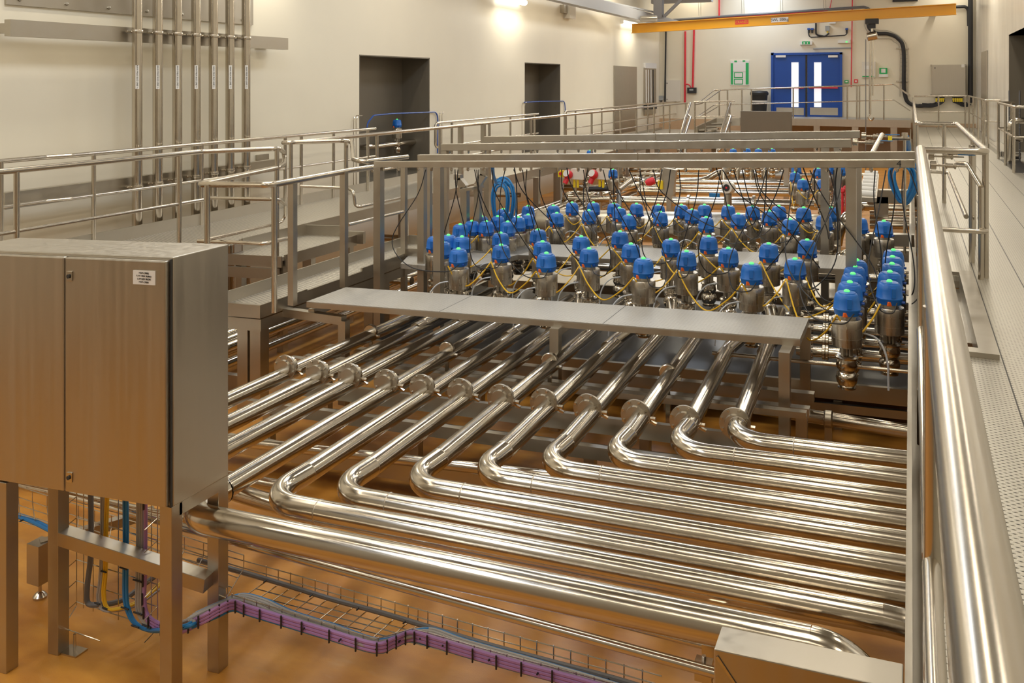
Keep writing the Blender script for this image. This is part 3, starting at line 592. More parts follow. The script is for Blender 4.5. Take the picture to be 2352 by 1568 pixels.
# lower platform
ZP = .91; X0, X1 = -5.33, -4.70
yq0 = W(602, 703, z=ZP).y; yq1 = W(925, 596, z=ZP).y; X1 = (W(602, 703, z=ZP).x+W(700, 668, z=ZP).x)/2
lp = thing('lower_platform', 'low grating platform left of the valves with bright mesh floor', 'platform', P(-5, 6.5, 0))
MB().pbox(X0, X1-.02, yq0+.02, yq1+.9, ZP-.04, ZP).build('grating', GRATE, lp, flat=True)
MB().pbox(X0-.015, X0, yq0, yq1+.9, ZP-.06, ZP+.10).pbox(X0, X1, yq1+.9, yq1+.92, ZP-.06, ZP+.10).build('toe_plate', BEAM, lp, flat=True)
MB().pbox(X0, X1, yq0-.02, yq0+.02, ZP-.10, ZP+.01).pbox(X1-.02, X1, yq0+.02, yq0+.62, ZP-.10, ZP+.01).pbox(X1-.02, X1, yq0+.62, yq0+1.5, ZP-.10, ZP-.002).pbox(X1-.02, X1, yq0+1.5, yq1+.9, ZP-.10, ZP+.03).build('fascia', BEAM, lp, flat=True)
MB().pbox(X0, X1, yq0-.01, yq0+.08, ZP-.21, ZP-.11).pbox(X1-.09, X1, yq0+.08, yq1+.9, ZP-.21, ZP-.11).pbox(X0, X0+.09, yq0+.08, yq1+.9, ZP-.21, ZP-.07).build('frame_beam', BEAM, lp, flat=True)
for x in (X0+.1, X1-.14):
    for y in (yq0+.02, yq1-.2): MB().pbox(x, x+.11, y, y+.11, 0, ZP-.21).build('support_leg', BEAM, lp, flat=True)

# --- overhead cable bars on posts --------------------------------------------------
def xs(px, z, Y):
    return W(px, 0, Y=Y).x
ZB = 1.99
BARS = []
for k, (pl_, pr_, hh, lab) in enumerate((((862, 377), 2102, .055, 'overhead square cable bar nearest the camera, carrying most black cables'), ((962, 362), 2102, .055, 'overhead square cable bar second from the camera'), ((1016, 338), 1955, .06, 'overhead square cable bar third from the camera'), ((1114, 320), 1975, .06, 'overhead square cable bar furthest from the camera'))):
    a = W(*pl_, z=ZB); xr = W(pr_, 0, Y=a.y).x
    br = thing('cable_bar', lab, 'cable bar', (a.x, a.y, 0), 'overhead cable bars')
    hgt = (14.5/F)*(a-V((0, 0, EYE))).length*.98 if k < 2 else .085
    MB().beam(P(a.x, a.y, ZB), P(xr, a.y, ZB), hgt, hgt).build('bar', BEAM, br, flat=True, bev=.004)
    BARS.append((a.x, xr, a.y, hgt, br))
    xx = xr-.12 if k < 2 else xr-.15
    psts = [(a.x+.04, .0)]
    if k == 0: psts += [(W(953, 0, Y=a.y).x+.25, 0), (W(1955, 0, Y=a.y).x, .45)]
    if k == 1: psts += [(W(1968, 0, Y=a.y).x, .45)]
    if k == 2: psts += [(xx-.1, 0)]
    if k == 3: psts += [(xx-.1, 0)]
    for x, z in psts:
        sz = .075; MB().beam(P(x, a.y, max(z, .0)), P(x, a.y, ZB-hgt/2), sz, sz, (0, 1, 0)).build('post', BEAM, br, flat=True)
    g = MB(); nn = 26 if k in (0, 3) else 20
    for i in range(nn):
        x = a.x+.1+(xr-a.x-.2)*i/(nn-1)+random.uniform(-.03, .03); p = P(x, a.y, ZB-hgt/2); g.lathe([(.014, 0), (.014, -.025), (.006, -.035)], p, n=6)
    go = g.build('cable_gland', RAIL, br); go['kind'] = 'stuff'
    MB().beam(P((a.x+xr)/2, a.y-.001, ZB), P((a.x+xr)/2+.006, a.y-.001, ZB), hgt+.004, hgt+.004).build('weld_seam', RAIL, br, flat=True)
# extra uprights right behind the first bar
ex = thing('support_frame', 'pair of slim square uprights beside the lower platform end', 'frame', W(933, 590, z=ZP))
for px, py in ((928, 588), (985, 590)):
    p = W(px, py, z=ZP); MB().beam(P(p.x, p.y, .4), P(p.x, p.y, ZB-.06), .055, .055, (0, 1, 0)).build('post', BEAM, ex, flat=True)
MB().pbox(W(900, 590, z=ZP).x, W(1003, 582, z=ZP).x, W(985, 590, z=ZP).y, W(985, 590, z=ZP).y+.06, ZP-.02, ZP+.08).build('cross_beam', BEAM, ex, flat=True)
text('lettering', '4', .07, INK, BARS[0][4], P(W(2065, 377, Y=BARS[0][2]).x, BARS[0][2]-BARS[0][3]/2-.003, ZB), (1, 0, 0), (0, 0, 1))
b1 = BARS[0]; b2 = BARS[1]
def rightend(bar): return P(bar[1], bar[2], ZB)
ball_valve(2136, 379, BARS[0][2], 0, 'lower-front ball valve behind the handrail bay, at the near bar end', False, .62)
ball_valve(2132, 358, BARS[1][2]-.1, 0, 'ball valve with blue lever behind the handrail bay, at the second bar end', True, .64)
ball_valve(1958, 326, BARS[2][2], 0, 'ball valve with blue lever at the third bar end', True, .72)
ball_valve(1978, 312, BARS[3][2], 0, 'ball valve with blue lever at the furthest bar end', True, .80)

# --- walk-over plates over the pipes ------------------------------------------------
def plate(name, label, x0, x1, y0, y1, z, seams=(), posts=()):
    r = thing(name, label, 'walk-over plate', P((x0+x1)/2, (y0+y1)/2, 0))
    MB().pbox(x0, x1, y0, y1, z-.008, z).build('deck_plate', PLATE, r, flat=True)
    MB().pbox(x0, x1, y0, y0+.012, z-.05, z-.008).pbox(x0, x1, y1-.012, y1, z-.05, z-.008).pbox(x0, x0+.012, y0+.012, y1-.012, z-.05, z-.008).pbox(x1-.012, x1, y0+.012, y1-.012, z-.05, z-.008).build('edge_trim', BEAM, r, flat=True)
    for s in seams: MB().pbox(s-.002, s+.002, y0, y1, z, z+.0008).build('seam', INK, r, flat=True)
    for x, ya, yb, zb in posts:
        MB().pbox(x-.035, x+.035, ya, ya+.07, zb, z-.11).pbox(x-.035, x+.035, ya, yb, z-.11, z-.05).build('support_post', BEAM, r, flat=True)
    return r
p_bl, p_br, p_tr, p_tl = W(705, 692, z=ZP), W(1833, 778, z=ZP), W(1861, 733, z=ZP), W(800, 657, z=ZP)
PX0, PX1, PY0, PY1 = (p_bl.x+p_tl.x)/2, (p_br.x+p_tr.x)/2, (p_bl.y+p_br.y)/2, (p_tr.y+p_tl.y)/2
front = plate('walkover_plate', 'long grey chequer plate bridging the front pipes', PX0, PX1, PY0, PY1, ZP, (W(1040, 700, z=ZP).x, W(1395, 735, z=ZP).x), [(W(1235, 760, z=ZP).x+.02, PY0-.05, PY1, .1), (PX1-.08, PY0-.18, PY1, .1), (PX1-.02, PY1-.08, PY1, .35)])
m = MB(); a = W(655, 713, z=ZP-.12); c = W(792, 728, z=ZP-.12)
m.beam(W(655, 716, z=ZP-.12), W(790, 735, z=ZP-.14), .07, .07); pp = W(790, 735, z=ZP-.14); m.beam(pp, V((pp.x, pp.y, -.1)), .07, .07, (0, 1, 0)); m.beam(W(715, 718, z=ZP-.1), W(760, 700, z=ZP-.1), .06, .06)
tag(m.build('plate_stand', BEAM, flat=True), 'small square-tube bracket frame under the left end of the long plate', 'frame')
m = MB(); pr_ = P(PX1-.1, PY0-.18, .25); m.beam(pr_, pr_+V((0, -.75, -.05)), .07, .07); m.beam(P(PX1-.1, PY0-.18, 0), P(PX1-.1, PY0-.18, .25), .07, .07, (0, 1, 0))
tag(m.build('plate_stand', BEAM, flat=True), 'square-tube foot under the right end of the long plate', 'frame')
r_bl, r_br, r_tr = W(1205, 583, z=ZP), W(1925, 620, z=ZP), W(1950, 592, z=ZP)
RY0, RY1, RX1 = (r_bl.y+r_br.y)/2, r_tr.y+.12, r_tr.x
plate('walkover_plate', 'grey plate bridging the pipes between the two valve banks', W(1130, 560, z=ZP).x, RX1, RY0, RY1, ZP, (), [(RX1-.05, RY0, RY1, .35)])
lt_ = thing('corner_plate', 'grey plate beside the lower platform reaching the leftmost valves', 'walk-over plate', W(1050, 600, z=ZP))
q = [W(920, 605, z=ZP), W(1062, 618, z=ZP), W(1228, 575, z=ZP), W(1205, 557, z=ZP), W(1120, 558, z=ZP), W(1065, 582, z=ZP), W(945, 580, z=ZP)]
n = len(q); MB().add([v for v in q]+[v-V((0, 0, .05)) for v in q], [tuple(range(n)), tuple(reversed(range(n, 2*n)))]+[(i, i+n, (i+1) % n+n, (i+1) % n) for i in range(n)]).build('deck_plate', PLATE, lt_, flat=True)
MB().pbox(W(960, 640, z=ZP-.15).x, W(1030, 640, z=ZP-.15).x+.1, 7.3, 7.37, ZP-.22, ZP-.15).build('cross_beam', BEAM, lt_, flat=True)

# ================================================================== FRONT PIPES
ZPI = .72; D = .105
FL = [(655, 843), (728, 855), (803, 863), (886, 878), (969, 890), (1057, 900), (1150, 914), (1249, 925), (1350, 938), (1460, 952), (1573, 966), (1688, 972)]
YT = {12: (2084, 1060), 11: (2084, 1104), 10: (2084, 1152), 9: (2084, 1200), 8: (2084, 1250), 7: (2084, 1308), 6: (2084, 1373), 5: (1300, 1283), 4: (1300, 1366)}
GY = -.052; GZ = -.050     # the pipes drift left and fall away from the camera
def onp(i, y):
    f = FLW[i]; return V((f.x+GY*(y-f.y), y, f.z+GZ*(y-f.y)))
FLW = {i+1: W(px, py, z=ZPI) for i, (px, py) in enumerate(FL)}
YEND = {i: 8.9 - .0*i for i in range(1, 13)}
for i in range(1, 13):
    f = FLW[i]; yend = min(RY0+.6, f.y+3.2)
    root = thing('process_pipe', '%s stainless process pipe from the left under the long plate%s' % (ORD[i-1], ', bent right toward the walkway' if i > 3 else ', running behind the cabinet'), 'pipe', (f.x, f.y, 0), 'front process pipes')
    far = onp(i, yend)
    r = D/2
    if i >= 5:
        yc = W(*YT[i], z=ZPI).y; c = onp(i, yc); c.z = P(c.x, 0, ZPI).z
        ld = max(.12, min(.33, f.y-yc-.04)); MB().tube([far, c+V((-GY*ld, ld, 0))], r, 28).build('long_run', PIPE, root)
        if i == 5:
            e = P(W(2030, 1437, z=ZPI).x, yc, ZPI); end = [e, e+V((.25, -.01, .0)), e+V((.31, -.04, -.5))]
            MB().tube([c+V((.33, 0, .0393*.33)), e], r, 28).build('cross_run', PIPEX, root)
            MB().tube(end, r, 24, rad=.22, fn=12).build('end_elbow', PIPE, root)
            p_ = e+V((.28, -.03, -.24)); m = MB(); m.lathe([(r+.02, -.02), (r+.024, 0), (r+.02, .02)], p_, (.1, 0, -1), 20); m.box(p_.x-.14, p_.x-.06, p_.y-.05, p_.y+.02, p_.z-.02, p_.z+.03); m.build('pipe_clamp', RAIL, root)
        else:
            e = P(.35, yc, ZPI)
            MB().tube([c+V((.33, 0, .0393*.33)), e], r, 28).build('cross_run', PIPEX, root)
        MB().tube([c+V((-GY*(ld+.004), ld+.004, 0)), c, c+V((.334, 0, .0393*.334))], r*1.012, 32, rad=.195, fn=14).build('elbow', PIPE, root)
        m = MB(); m.lathe([(r, -.004), (r*1.03, 0), (r, .004)], c+V((.334, 0, .0131)), (1, 0, K), 28).lathe([(r, -.004), (r*1.03, 0), (r, .004)], c+V((-GY*ld, ld, 0)), (GY, 1, 0), 28); m.build('weld_seams', BEAM, root)['kind'] = 'stuff'
    elif i == 4:
        yc = W(1300, 1366, z=ZPI).y; c = onp(i, yc); c.z = P(c.x, 0, ZPI).z
        MB().tube([far, c+V((-GY*.25, .25, 0))], r, 28).build('long_run', PIPE, root)
        r2 = .064; e = P(W(1865, 1478, z=ZPI).x, yc, ZPI)
        MB().lathe([(r*.98, 0), (r2, -.02)], c+V((-GY*.29, .29, 0)), (GY, 1, 0), 28).tube([c+V((-GY*.27, .27, 0)), c, c+V((.27, 0, .0393*.27))], r2, 28, rad=.18, fn=12).build('elbow', PIPE, root)
        MB().tube([c+V((.2, 0, .008)), e], r2, 32).build('cross_run', PIPEX, root)
        MB().tube([e, e+V((.16, -.01, .0)), e+V((.30, -.03, -.35))], r2, 28, rad=.2, fn=10).build('end_elbow', PIPE, root)
        p_ = e+V((.235, -.02, -.12)); m = MB(); m.lathe([(r2+.02, -.02), (r2+.024, 0), (r2+.02, .02)], p_, (.3, 0, -1), 20); m.build('pipe_clamp', RAIL, root)
    else:
        yc = f.y-1.55-.10*(i-1); c = onp(i, yc); c.z = P(c.x, 0, ZPI).z
        MB().tube([far, c, c+V((-3.4, 0, -.1336))], r, 28, rad=.16).build('long_run', PIPE, root)
    # bolted flange with clamp joint behind it
    ax = V((GY, 1, GZ)).normalized(); R = D/2
    fo = MB().lathe([(R, -.03), (R+.004, -.012), (R+.034, -.010), (R+.034, .006), (R+.030, .010), (R+.022, .010), (R+.022, .028), (R+.012, .03), (R+.004, .05)], f, ax, 32).build('flange', BEAM, root)
    u = ax.orthogonal().normalized(); v_ = ax.cross(u)
    for k in range(8):
        a = 2*math.pi*k/8+.3; MB().lathe([(.0085, -.022), (.0085, -.010)], f+(u*math.cos(a)+v_*math.sin(a))*(R+.024), ax, 6).build('bolt', RAIL, fo)
    m = MB(); p_ = f+ax*.055+V((R+.014, 0, -R*.5)); m.lathe([(.013, -.02), (.013, .02)], p_+V((.02, 0, 0)), (1, 0, 0), 6); m.beam(p_+V((0, 0, -.015)), p_+V((.045, 0, -.03)), .02, .012); m.lathe([(R+.006, .04), (R+.012, .046), (R+.012, .062), (R+.006, .068)], f, ax, 24)
    m.build('clamp_ring', RAIL, root)
    if i in (1, 4, 7, 10):
        g = onp(i, f.y+.95+(.25 if i == 1 else 0)); m = MB(); m.lathe([(R+.001, -.02), (R+.007, -.014), (R+.007, .014), (R+.001, .02)], g, ax, 24); m.lathe([(.011, -.02), (.011, .025)], g+V((R+.015, 0, -R*.6)), (1, 0, 0), 6)
        m.build('pipe_clamp', RAIL, root)
        MB().beam(g+V((0, 0, -R)), V((g.x, g.y, .2)), .03, .012).build('clamp_stem', RAIL, root, flat=True)
# lower / thin pipes running across the floor in front
def xrun(name, label, pa, pb, z, r, m=PIPEX, ext=(0, 0), cat='pipe'):
    a, b_ = W(*pa, z=z), W(*pb, z=z); d = (b_-a).normalized()
    return tag(MB().tube([a-d*ext[0], b_+d*ext[1]], r, 20).build(name, m), label, cat)
xrun('thin_pipe', 'thin stainless pipe crossing the floor in front of the cable tray', (430, 1213), (1615, 1537), .55, .019, ext=(1.0, .3))
xrun('thin_pipe', 'very thin pipe just behind the thin front pipe near the box', (1300, 1400), (1640, 1488), .5, .014, ext=(.1, .2))
xrun('lower_pipe', 'low stainless pipe passing under the left elbows', (540, 1130), (640, 1160), .50, .045, ext=(1.2, .2))
xrun('floor_pipe', 'low pipe seen between the elbows, upper one', (560, 1015), (1220, 1088), .28, .034, ext=(.2, .4))
xrun('floor_pipe', 'low pipe seen behind the cabinet corner, lower one', (545, 1098), (640, 1115), .35, .034, ext=(1.5, .1))
xrun('floor_pipe', 'thin pipe behind the cabinet legs at far left', (20, 1108), (300, 1168), .40, .026, ext=(.5, .4))
# clamps by the box
tb_ = thing('pipe_bracket', 'small clear clamp bracket holding the thin pipe beside the steel box', 'bracket', W(1617, 1537, z=.3))
for (x, y) in ((1617, 1537), (1633, 1490)):
    p = W(x, y, z=.53); MB().box(p.x-.03, p.x+.03, p.y-.02, p.y+.02, p.z-.035, p.z+.035).tube([p+V((0, 0, -.3)), p+V((0, 0, .05))], .008, 6).build('clamp', RAIL, tb_)
# steel box bottom right
zx = .88
a, b_, c, e = W(1656, 1436, z=zx), W(1642, 1490, z=zx), W(2080, 1530, z=zx), W(2078, 1640, z=zx)
bx = thing('steel_box_beam', 'large stainless box section in the bottom right corner', 'box beam', P(-1, 1.9, 0))
x0 = (a.x+b_.x)/2; ya, yb = a.y, b_.y
MB().pbox(x0, -.02, yb, ya, zx-.42, zx).build('box', SHEET, bx, flat=True, bev=.004)
MB().beam(P(x0+.01, yb-.003, zx-.02), P(x0+.3, yb-.003, zx-.4), .003, .008).build('weld_seam', RAIL, bx, flat=True)
MB().pbox(x0+.05, x0+.15, yb+.05, yb+.13, 0, zx-.42).pbox(-.2, -.1, yb+.05, yb+.13, 0, zx-.42).build('leg', BEAM, bx, flat=True)
# ================================================================== SKID FRAMES AND DRIP TRAYS UNDER THE PIPES
def skid(name, label, cat, boxes, m=BEAM, legs=()):
    r = thing(name, label, cat, P(*boxes[0][:1], boxes[0][2], 0))
    b = MB()
    for q in boxes: b.pbox(*q)
    b.build('frame_beam', m, r, flat=True)
    for x, y, z in legs: MB().pbox(x-.035, x+.035, y-.035, y+.035, 0, z).build('leg', m, r, flat=True)
    return r
ys = lambda px, py, z: W(px, py, z=z).y
k0 = ys(1400, 925, .34)
skid('pipe_rack', 'wide low steel rack of stepped beams beneath the front pipes', 'rack',
     [(-4.6, -.75, 5.35, 5.40, .28, .36), (-4.6, -.75, 5.40, 5.58, .27, .29), (-4.6, -.75, 5.62, 5.66, .34, .45), (-4.6, -.75, 5.66, 5.85, .33, .35), (-4.75, -.7, 5.0, 5.04, .12, .24), (-4.75, -.7, 5.04, 5.22, .12, .14)], BEAM,
     [(-4.5, 5.5, .28), (-3.2, 5.5, .28), (-1.9, 5.5, .28), (-.8, 5.5, .28)])
skid('pipe_rack', 'steel rack with thin cross rails under the long plate', 'rack',
     [(-4.6, -.6, 6.05, 6.12, .44, .50), (-4.6, -.6, 6.35, 6.42, .44, .50), (-4.6, -.6, 5.86, 5.92, .50, .54)], BEAM,
     [(-4.4, 6.1, .44), (-3.0, 6.1, .44), (-1.7, 6.1, .44), (-.65, 6.1, .44)])
tr = thing('drip_tray', 'large black shining drip tray under the nearest valves', 'tray', P(-2.5, 7.5, 0))
TY = 7.07
MB().pbox(-4.6, -.01, TY+.04, 9.6, .30, .32).build('tray_floor', BLACKST, tr, flat=True)
MB().pbox(-4.6, -.01, TY, TY+.04, .24, .36).pbox(-4.6, -.01, TY-.02, TY+.02, .15, .21).pbox(-4.64, -4.6, TY, 9.6, .22, .40).build('tray_rim', BEAM, tr, flat=True)
for x in (-4.4, -3.1, -1.8, -.5): MB().pbox(x-.03, x+.03, TY+.04, TY+.1, 0, .22).build('leg', BEAM, tr, flat=True)
a = W(1835, 955, z=.25); 
fp = xrun('drain_pipe', 'steel pipe with dusty top running low right of the plate', (1830, 950), (2084, 990), .22, .048, PIPE, (.4, .5))
m = MB(); p = W(1903, 962, z=.22); m.lathe([(.052, -.03), (.06, -.02), (.06, .02), (.052, .03)], p, (1, 0, 0), 16); m.beam(p-V((0, 0, .05)), P(p.x, p.y, 0), .05, .05, (0, 1, 0)); tag(m.build('pipe_stand', BEAM), 'small stand and clamp under the low pipe right of the plate', 'pipe stand')
xrun('thin_rail', 'thin horizontal rod in front of the right valve bodies', (1700, 816), (2084, 853), .66, .014, RAIL, (.2, .3))
# cross pipes feeding the two right-hand valve columns
RIGHTROWS = []
for k, (py0, py1, z) in enumerate(((807, 826, .60), (782, 797, .60), (757, 769, .60), (735, 744, .60), (714, 720, .60))):
    a, b_ = W(1868, py0, z=z), W(2084, py1, z=z)
    r = thing('feed_pipe', 'short cross pipe %s from the front serving the two right valve columns' % ORD[k], 'pipe', (a.x, a.y, 0), 'cross pipes at the right columns')
    yy = (a.y+b_.y)/2; RIGHTROWS.append(yy)
    m = MB(); m.tube([P(a.x, yy, z), P(.4, yy, z)], .040, 16); m.lathe([(.032, 0), (.052, .12)], P(a.x-.12, yy, z), (1, 0, 0), 16); m.build('pipe', PIPE, r)
    c = W(1897, py0, z=z); m = MB(); m.lathe([(.043, -.025), (.055, -.02), (.055, -.004), (.048, 0), (.055, .004), (.055, .02), (.043, .025)], P(c.x, yy, z), (1, 0, 0), 18); m.build('clamp_joint', RAIL, r)

# ================================================================== VALVES
def valve_parts():
    root = bpy.data.objects.new('process_valve', None); COL.objects.link(root); root.empty_display_size = .1
    mod = lambda a: 1+.035*math.cos(4*a)
    hd = MB().lathe([(.068, -0.0980), (.080, -0.0931), (.086, -0.0627), (.089, -0.0586), (.089, -0.0521), (.086, -0.0488), (.081, 0.0070), (.072, 0.0365), (.064, 0.0447), (.058, 0.0463), (.056, 0.0512), (.03, 0.0545)], n=28, mod=mod)
    hd.box(-.015, .015, -.090, -.066, -.042, .022)
    head = hd.build('control_head', BLUE, root)
    MB().tube([V((.055, -.05, -.074)), V((.082, -.068, -.076))], .010, 8).build('connector_socket', BLUED, head)
    MB().lathe([(.020, .052), (.019, .061), (.012, .068), (.002, .070)], n=14).build('indicator_light', GREEN, root)
    MB().box(-.016, .012, -.105, -.082, -.098, -.068, lambda x, y, z: V((x*.94-y*.34-.055, x*.34+y*.94+.018, z))).build('orange_plug', ORANGE, root, bev=.003)
    MB().lathe([(.058, -.118), (.058, -.098)], n=20).build('collar', BEAM, root)
    MB().lathe([(.088, -.302), (.096, -.296), (.097, -.2440), (.0945, -.2438), (.0945, -.2402), (.097, -.2400), (.097, -.178), (.0952, -.1778), (.0952, -.1752), (.097, -.175), (.097, -.126), (.092, -.118)], n=28).build('actuator', ACT, root)
    y = MB()
    for a in (.6, 2.2, 3.74, 5.3): y.beam(V((math.cos(a)*.036, math.sin(a)*.036, -.37)), V((math.cos(a)*.036, math.sin(a)*.036, -.30)), .022, .012, (math.cos(a), math.sin(a), 0))
    y.tube([V((0, 0, -.37)), V((0, 0, -.30))], .014, 10).lathe([(.052, -.314), (.052, -.302)], n=18)
    y.build('yoke', BEAM, root)
    MB().lathe([(.058, -.387), (.072, -.385), (.074, -.375), (.064, -.367), (.058, -.363)], n=22).tube([V((.070, 0, -.375)), V((.10, 0, -.375))], .008, 6).build('body_clamp', RAIL, root)
    MB().lathe([(0.040, -0.5864), (0.058, -0.5824), (0.058, -0.5744), (0.046, -0.5704), (0.062, -0.5464), (0.070, -0.5144), (0.064, -0.4864), (0.050, -0.4744), (0.050, -0.4664), (0.064, -0.4504), (0.070, -0.4264), (0.060, -0.3880)], n=22).build('valve_body', PIPE, root)
    MB().box(-.0965, -.0945, -.016, .016, -.17, -.14).build('paper_label', WHITE, root)
    return root
def kids(o): return list(o.children)
def copy_tree(o):
    r = o.copy(); COL.objects.link(r)
    for c in kids(o):
        d = c.copy(); COL.objects.link(d); d.parent = r
        for g in kids(c):
            e = g.copy(); COL.objects.link(e); e.parent = d
    return r
PROTO = valve_parts(); protoused = [False]
VALVES = {}
def valve(p, label, group, key, rot=0):
    if not protoused[0]: o = PROTO; protoused[0] = True
    else: o = copy_tree(PROTO)
    o.location = p; o.rotation_euler = (0, 0, rot); tag(o, label, 'valve', group); VALVES[key] = V(p); return o
ZH = 1.15
rowsdef = [
 ('A', 'nearest row of the front bank', 0.0, [(1053, 589), (1151, 580), (1255, 600), (1353, 589), (1478, 613), (1577, 596), (1726, 626), (1826, 615)]),
 ('B', 'middle row of the front bank', 0.0, [(1061, 560), (1150, 551), (1246, 572), (1335, 560), (1449, 578), (1541, 567), (1673, 589), (1766, 578)]),
 ('C', 'back row of the front bank', 0.0, [(1236, 543), (1424, 548), (1628, 560), (1854, 569)]),
 ('R', 'left of the two right-hand columns', .1, [(1945, 693), (1952, 671), (1959, 651), (1963, 633), (1968, 618)]),
 ('S', 'outer right-hand column by the walkway', .1, [(2043, 669), (2044, 646), (2049, 627), (2050, 610), (2052, 594)]),
 ('L', 'leftmost low valves by the corner plate', .3, [(999, 559), (1016, 572), (1030, 556)]),
 ('D', 'left cluster, nearer line', .3, [(1057, 530), (1117, 523), (1166, 524)]),
 ('E', 'left cluster, middle line', .3, [(1084, 522), (1143, 511), (1190, 513), (1213, 507)]),
 ('G', 'left cluster, rear line', .3, [(1106, 511), (1165, 501), (1156, 493), (1213, 486)]),
 ('H', 'nearer row of the rear bank', .3, [(1279, 503), (1353, 497), (1445, 508), (1517, 501), (1622, 514), (1696, 506), (1815, 519), (1893, 510)]),
 ('I', 'middle row of the rear bank', .3, [(1271, 485), (1423, 491), (1590, 495), (1767, 499), (1974, 516), (2030, 524)]),
 ('J', 'back row of the rear bank', .3, [(1314, 478), (1363, 478), (1410, 480), (1462, 481), (1512, 484), (1565, 484), (1618, 484), (1673, 486), (1729, 487), (1789, 487), (1846, 491), (1908, 490)]),
 ('M', 'small far group right of the flow meter', .5, [(1826, 406), (1844, 423), (1890, 423)]),
 ('N', 'small far group just under the cable bars', .5, [(1829, 388), (1879, 396), (1908, 388), (1932, 391)]),
 ('O', 'distant row above the curved pipe manifold', .4, [(1684, 349), (1716, 348), (1742, 349), (1773, 349)]),
 ('Q', 'distant group between the far cable bars', .4, [(1345, 367), (1355, 352), (1392, 368), (1408, 398), (1427, 368)]),
]
for key, desc, jit, pts in rowsdef:
    for i, (px, py) in enumerate(pts):
        n = len(pts)
        p = W(px, py, z=ZH); p.z += .014
        if key in 'RS': which = '%s from the front' % ORD[i]
        else: which = '%s from the left' % ORD[i]
        valve(p, 'blue-capped steel valve, %s, %s' % (which, desc), 'blue-capped valves', key+str(i), random.uniform(-.15, .15)+(.25 if jit else 0))
for k in ('L', 'D', 'E', 'G'): pass
pv = W(912, 281, X=XL-.35); valve(pv, 'lone blue-capped valve on the pipe inside the wide wall recess', 'blue-capped valves', 'W0')
# pipe in the recess carrying that valve
m = MB(); zz = W(912, 330, X=XL-.35).z; y0_, y1_ = W(840, 330, X=XL-.35).y, W(975, 330, X=XL-.35).y
m.tube([V((XL-1.2, y0_, zz)), V((XL-.35, y0_+.2, zz)), V((XL-.35, y1_, zz)), V((XL-.35, y1_, zb1)), V((XL-.35, y1_, zb1-.01))], .055, 18, rad=.2)
tag(m.build('recess_pipe', PIPE), 'curved steel pipe inside the wide wall recess', 'pipe')
tag(MB().tube([V((pv.x, pv.y, pv.z-.69)), V((pv.x, pv.y, zb1))], .02, 8).build('valve_stand', RAIL), 'thin stand under the lone recess valve', 'stand')
# blue and black cables strung across the recesses
for k, (pts, lab) in enumerate(((((845, 320), (842, 285), (858, 265), (900, 261), (1005, 257), (1006, 290), (1005, 352)), 'blue cable run looping over the wide wall recess'), (((1203, 235), (1240, 233), (1297, 232), (1299, 262)), 'blue cable run crossing the narrow wall recess'))):
    tag(MB().tube([W(x, y, X=XL+.03) for x, y in pts], .013, 8, rad=.15).build('cable_run', BLUED), lab, 'cable')
for k, (x, y, yb, lab) in enumerate(((815, 265, 440, 'thin wire cable riser left of the wide wall recess'), (1202, 235, 330, 'thin wire cable riser left of the narrow wall recess'), (1012, 258, 360, 'thin wire cable riser right of the wide wall recess'))):
    m = MB()
    for d in (-3, 3): m.tube([W(x+d+ (14 if k == 0 else 4), y, X=XL+.05), W(x+d, y+1, X=XL+.05), W(x+d, yb, X=XL+.05)], .008, 5, rad=.1)
    tag(m.build('wire_riser', RAIL), lab, 'cable tray')

# valve pipes: process pipes get short branches; rear bank stands on cross pipes
def crosspipe(y, x0, x1, z, r, label, name='cross_pipe', grp='cross pipes in the valve field', m=PIPE, curve=None):
    o = tag(MB().tube([P(x0, y, z), P(x1, y, z)], r, 16).build(name, m), label, 'pipe', grp); return o
for key in ('H', 'I', 'J'):
    vs = [VALVES[k] for k in VALVES if k[0] == key]
    y = sum(v.y for v in vs)/len(vs)
    for s in range(0, 1):
        crosspipe(y, min(v.x for v in vs)-.3, max(v.x for v in vs)+.4, .60, .05, {'H': 'cross pipe under the nearer row of the rear valve bank', 'I': 'cross pipe under the middle row of the rear valve bank', 'J': 'cross pipe under the back row of the rear valve bank'}[key])
v_ = VALVES['I5']; crosspipe(v_.y, v_.x-.9, .3, v_.z-.50, .05, 'cross pipe under the lone valve behind the right columns')
tray2 = thing('drip_tray', 'dark drip tray under the rear valve bank', 'tray', P(-3, 11, 0))
MB().pbox(-5.2, .0, 9.9, 12.9, .28, .30).build('tray_floor', BEAM, tray2, flat=True)
MB().pbox(-5.2, .0, 9.85, 9.9, .2, .36).build('tray_rim', BEAM, tray2, flat=True)
for x in (-5, -3.4, -1.8, -.3): MB().pbox(x-.04, x+.04, 9.9, 9.98, 0, .2).pbox(x-.04, x+.04, 12.7, 12.78, 0, .28).build('leg', BEAM, tray2, flat=True)
# short branch pipes joining the process pipes to the front bank of valves
for key, desc in (('A', 'nearest'), ('B', 'middle')):
    for i in range(8):
        v = VALVES['%s%d' % (key, i)]; c = V((v.x, v.y, v.z-.47)); y = v.y-.45
        e = min((onp(k, y) for k in range(1, 13)), key=lambda q: abs(q.x-c.x))
        m = MB(); m.tube([c, c.lerp(e, .45)+V((0, 0, .01)), e, e+V((0, -.15, 0))], .047, 18, rad=.12); d = (e-c).normalized(); m.lathe([(.05, 0), (.062, .01), (.062, .03), (.05, .04)], c+d*.10, d, 18)
        tag(m.build('branch_pipe', PIPE), 'short branch pipe feeding the %s valve of the %s front-bank row' % (ORD[i], desc), 'pipe', 'valve branch pipes')
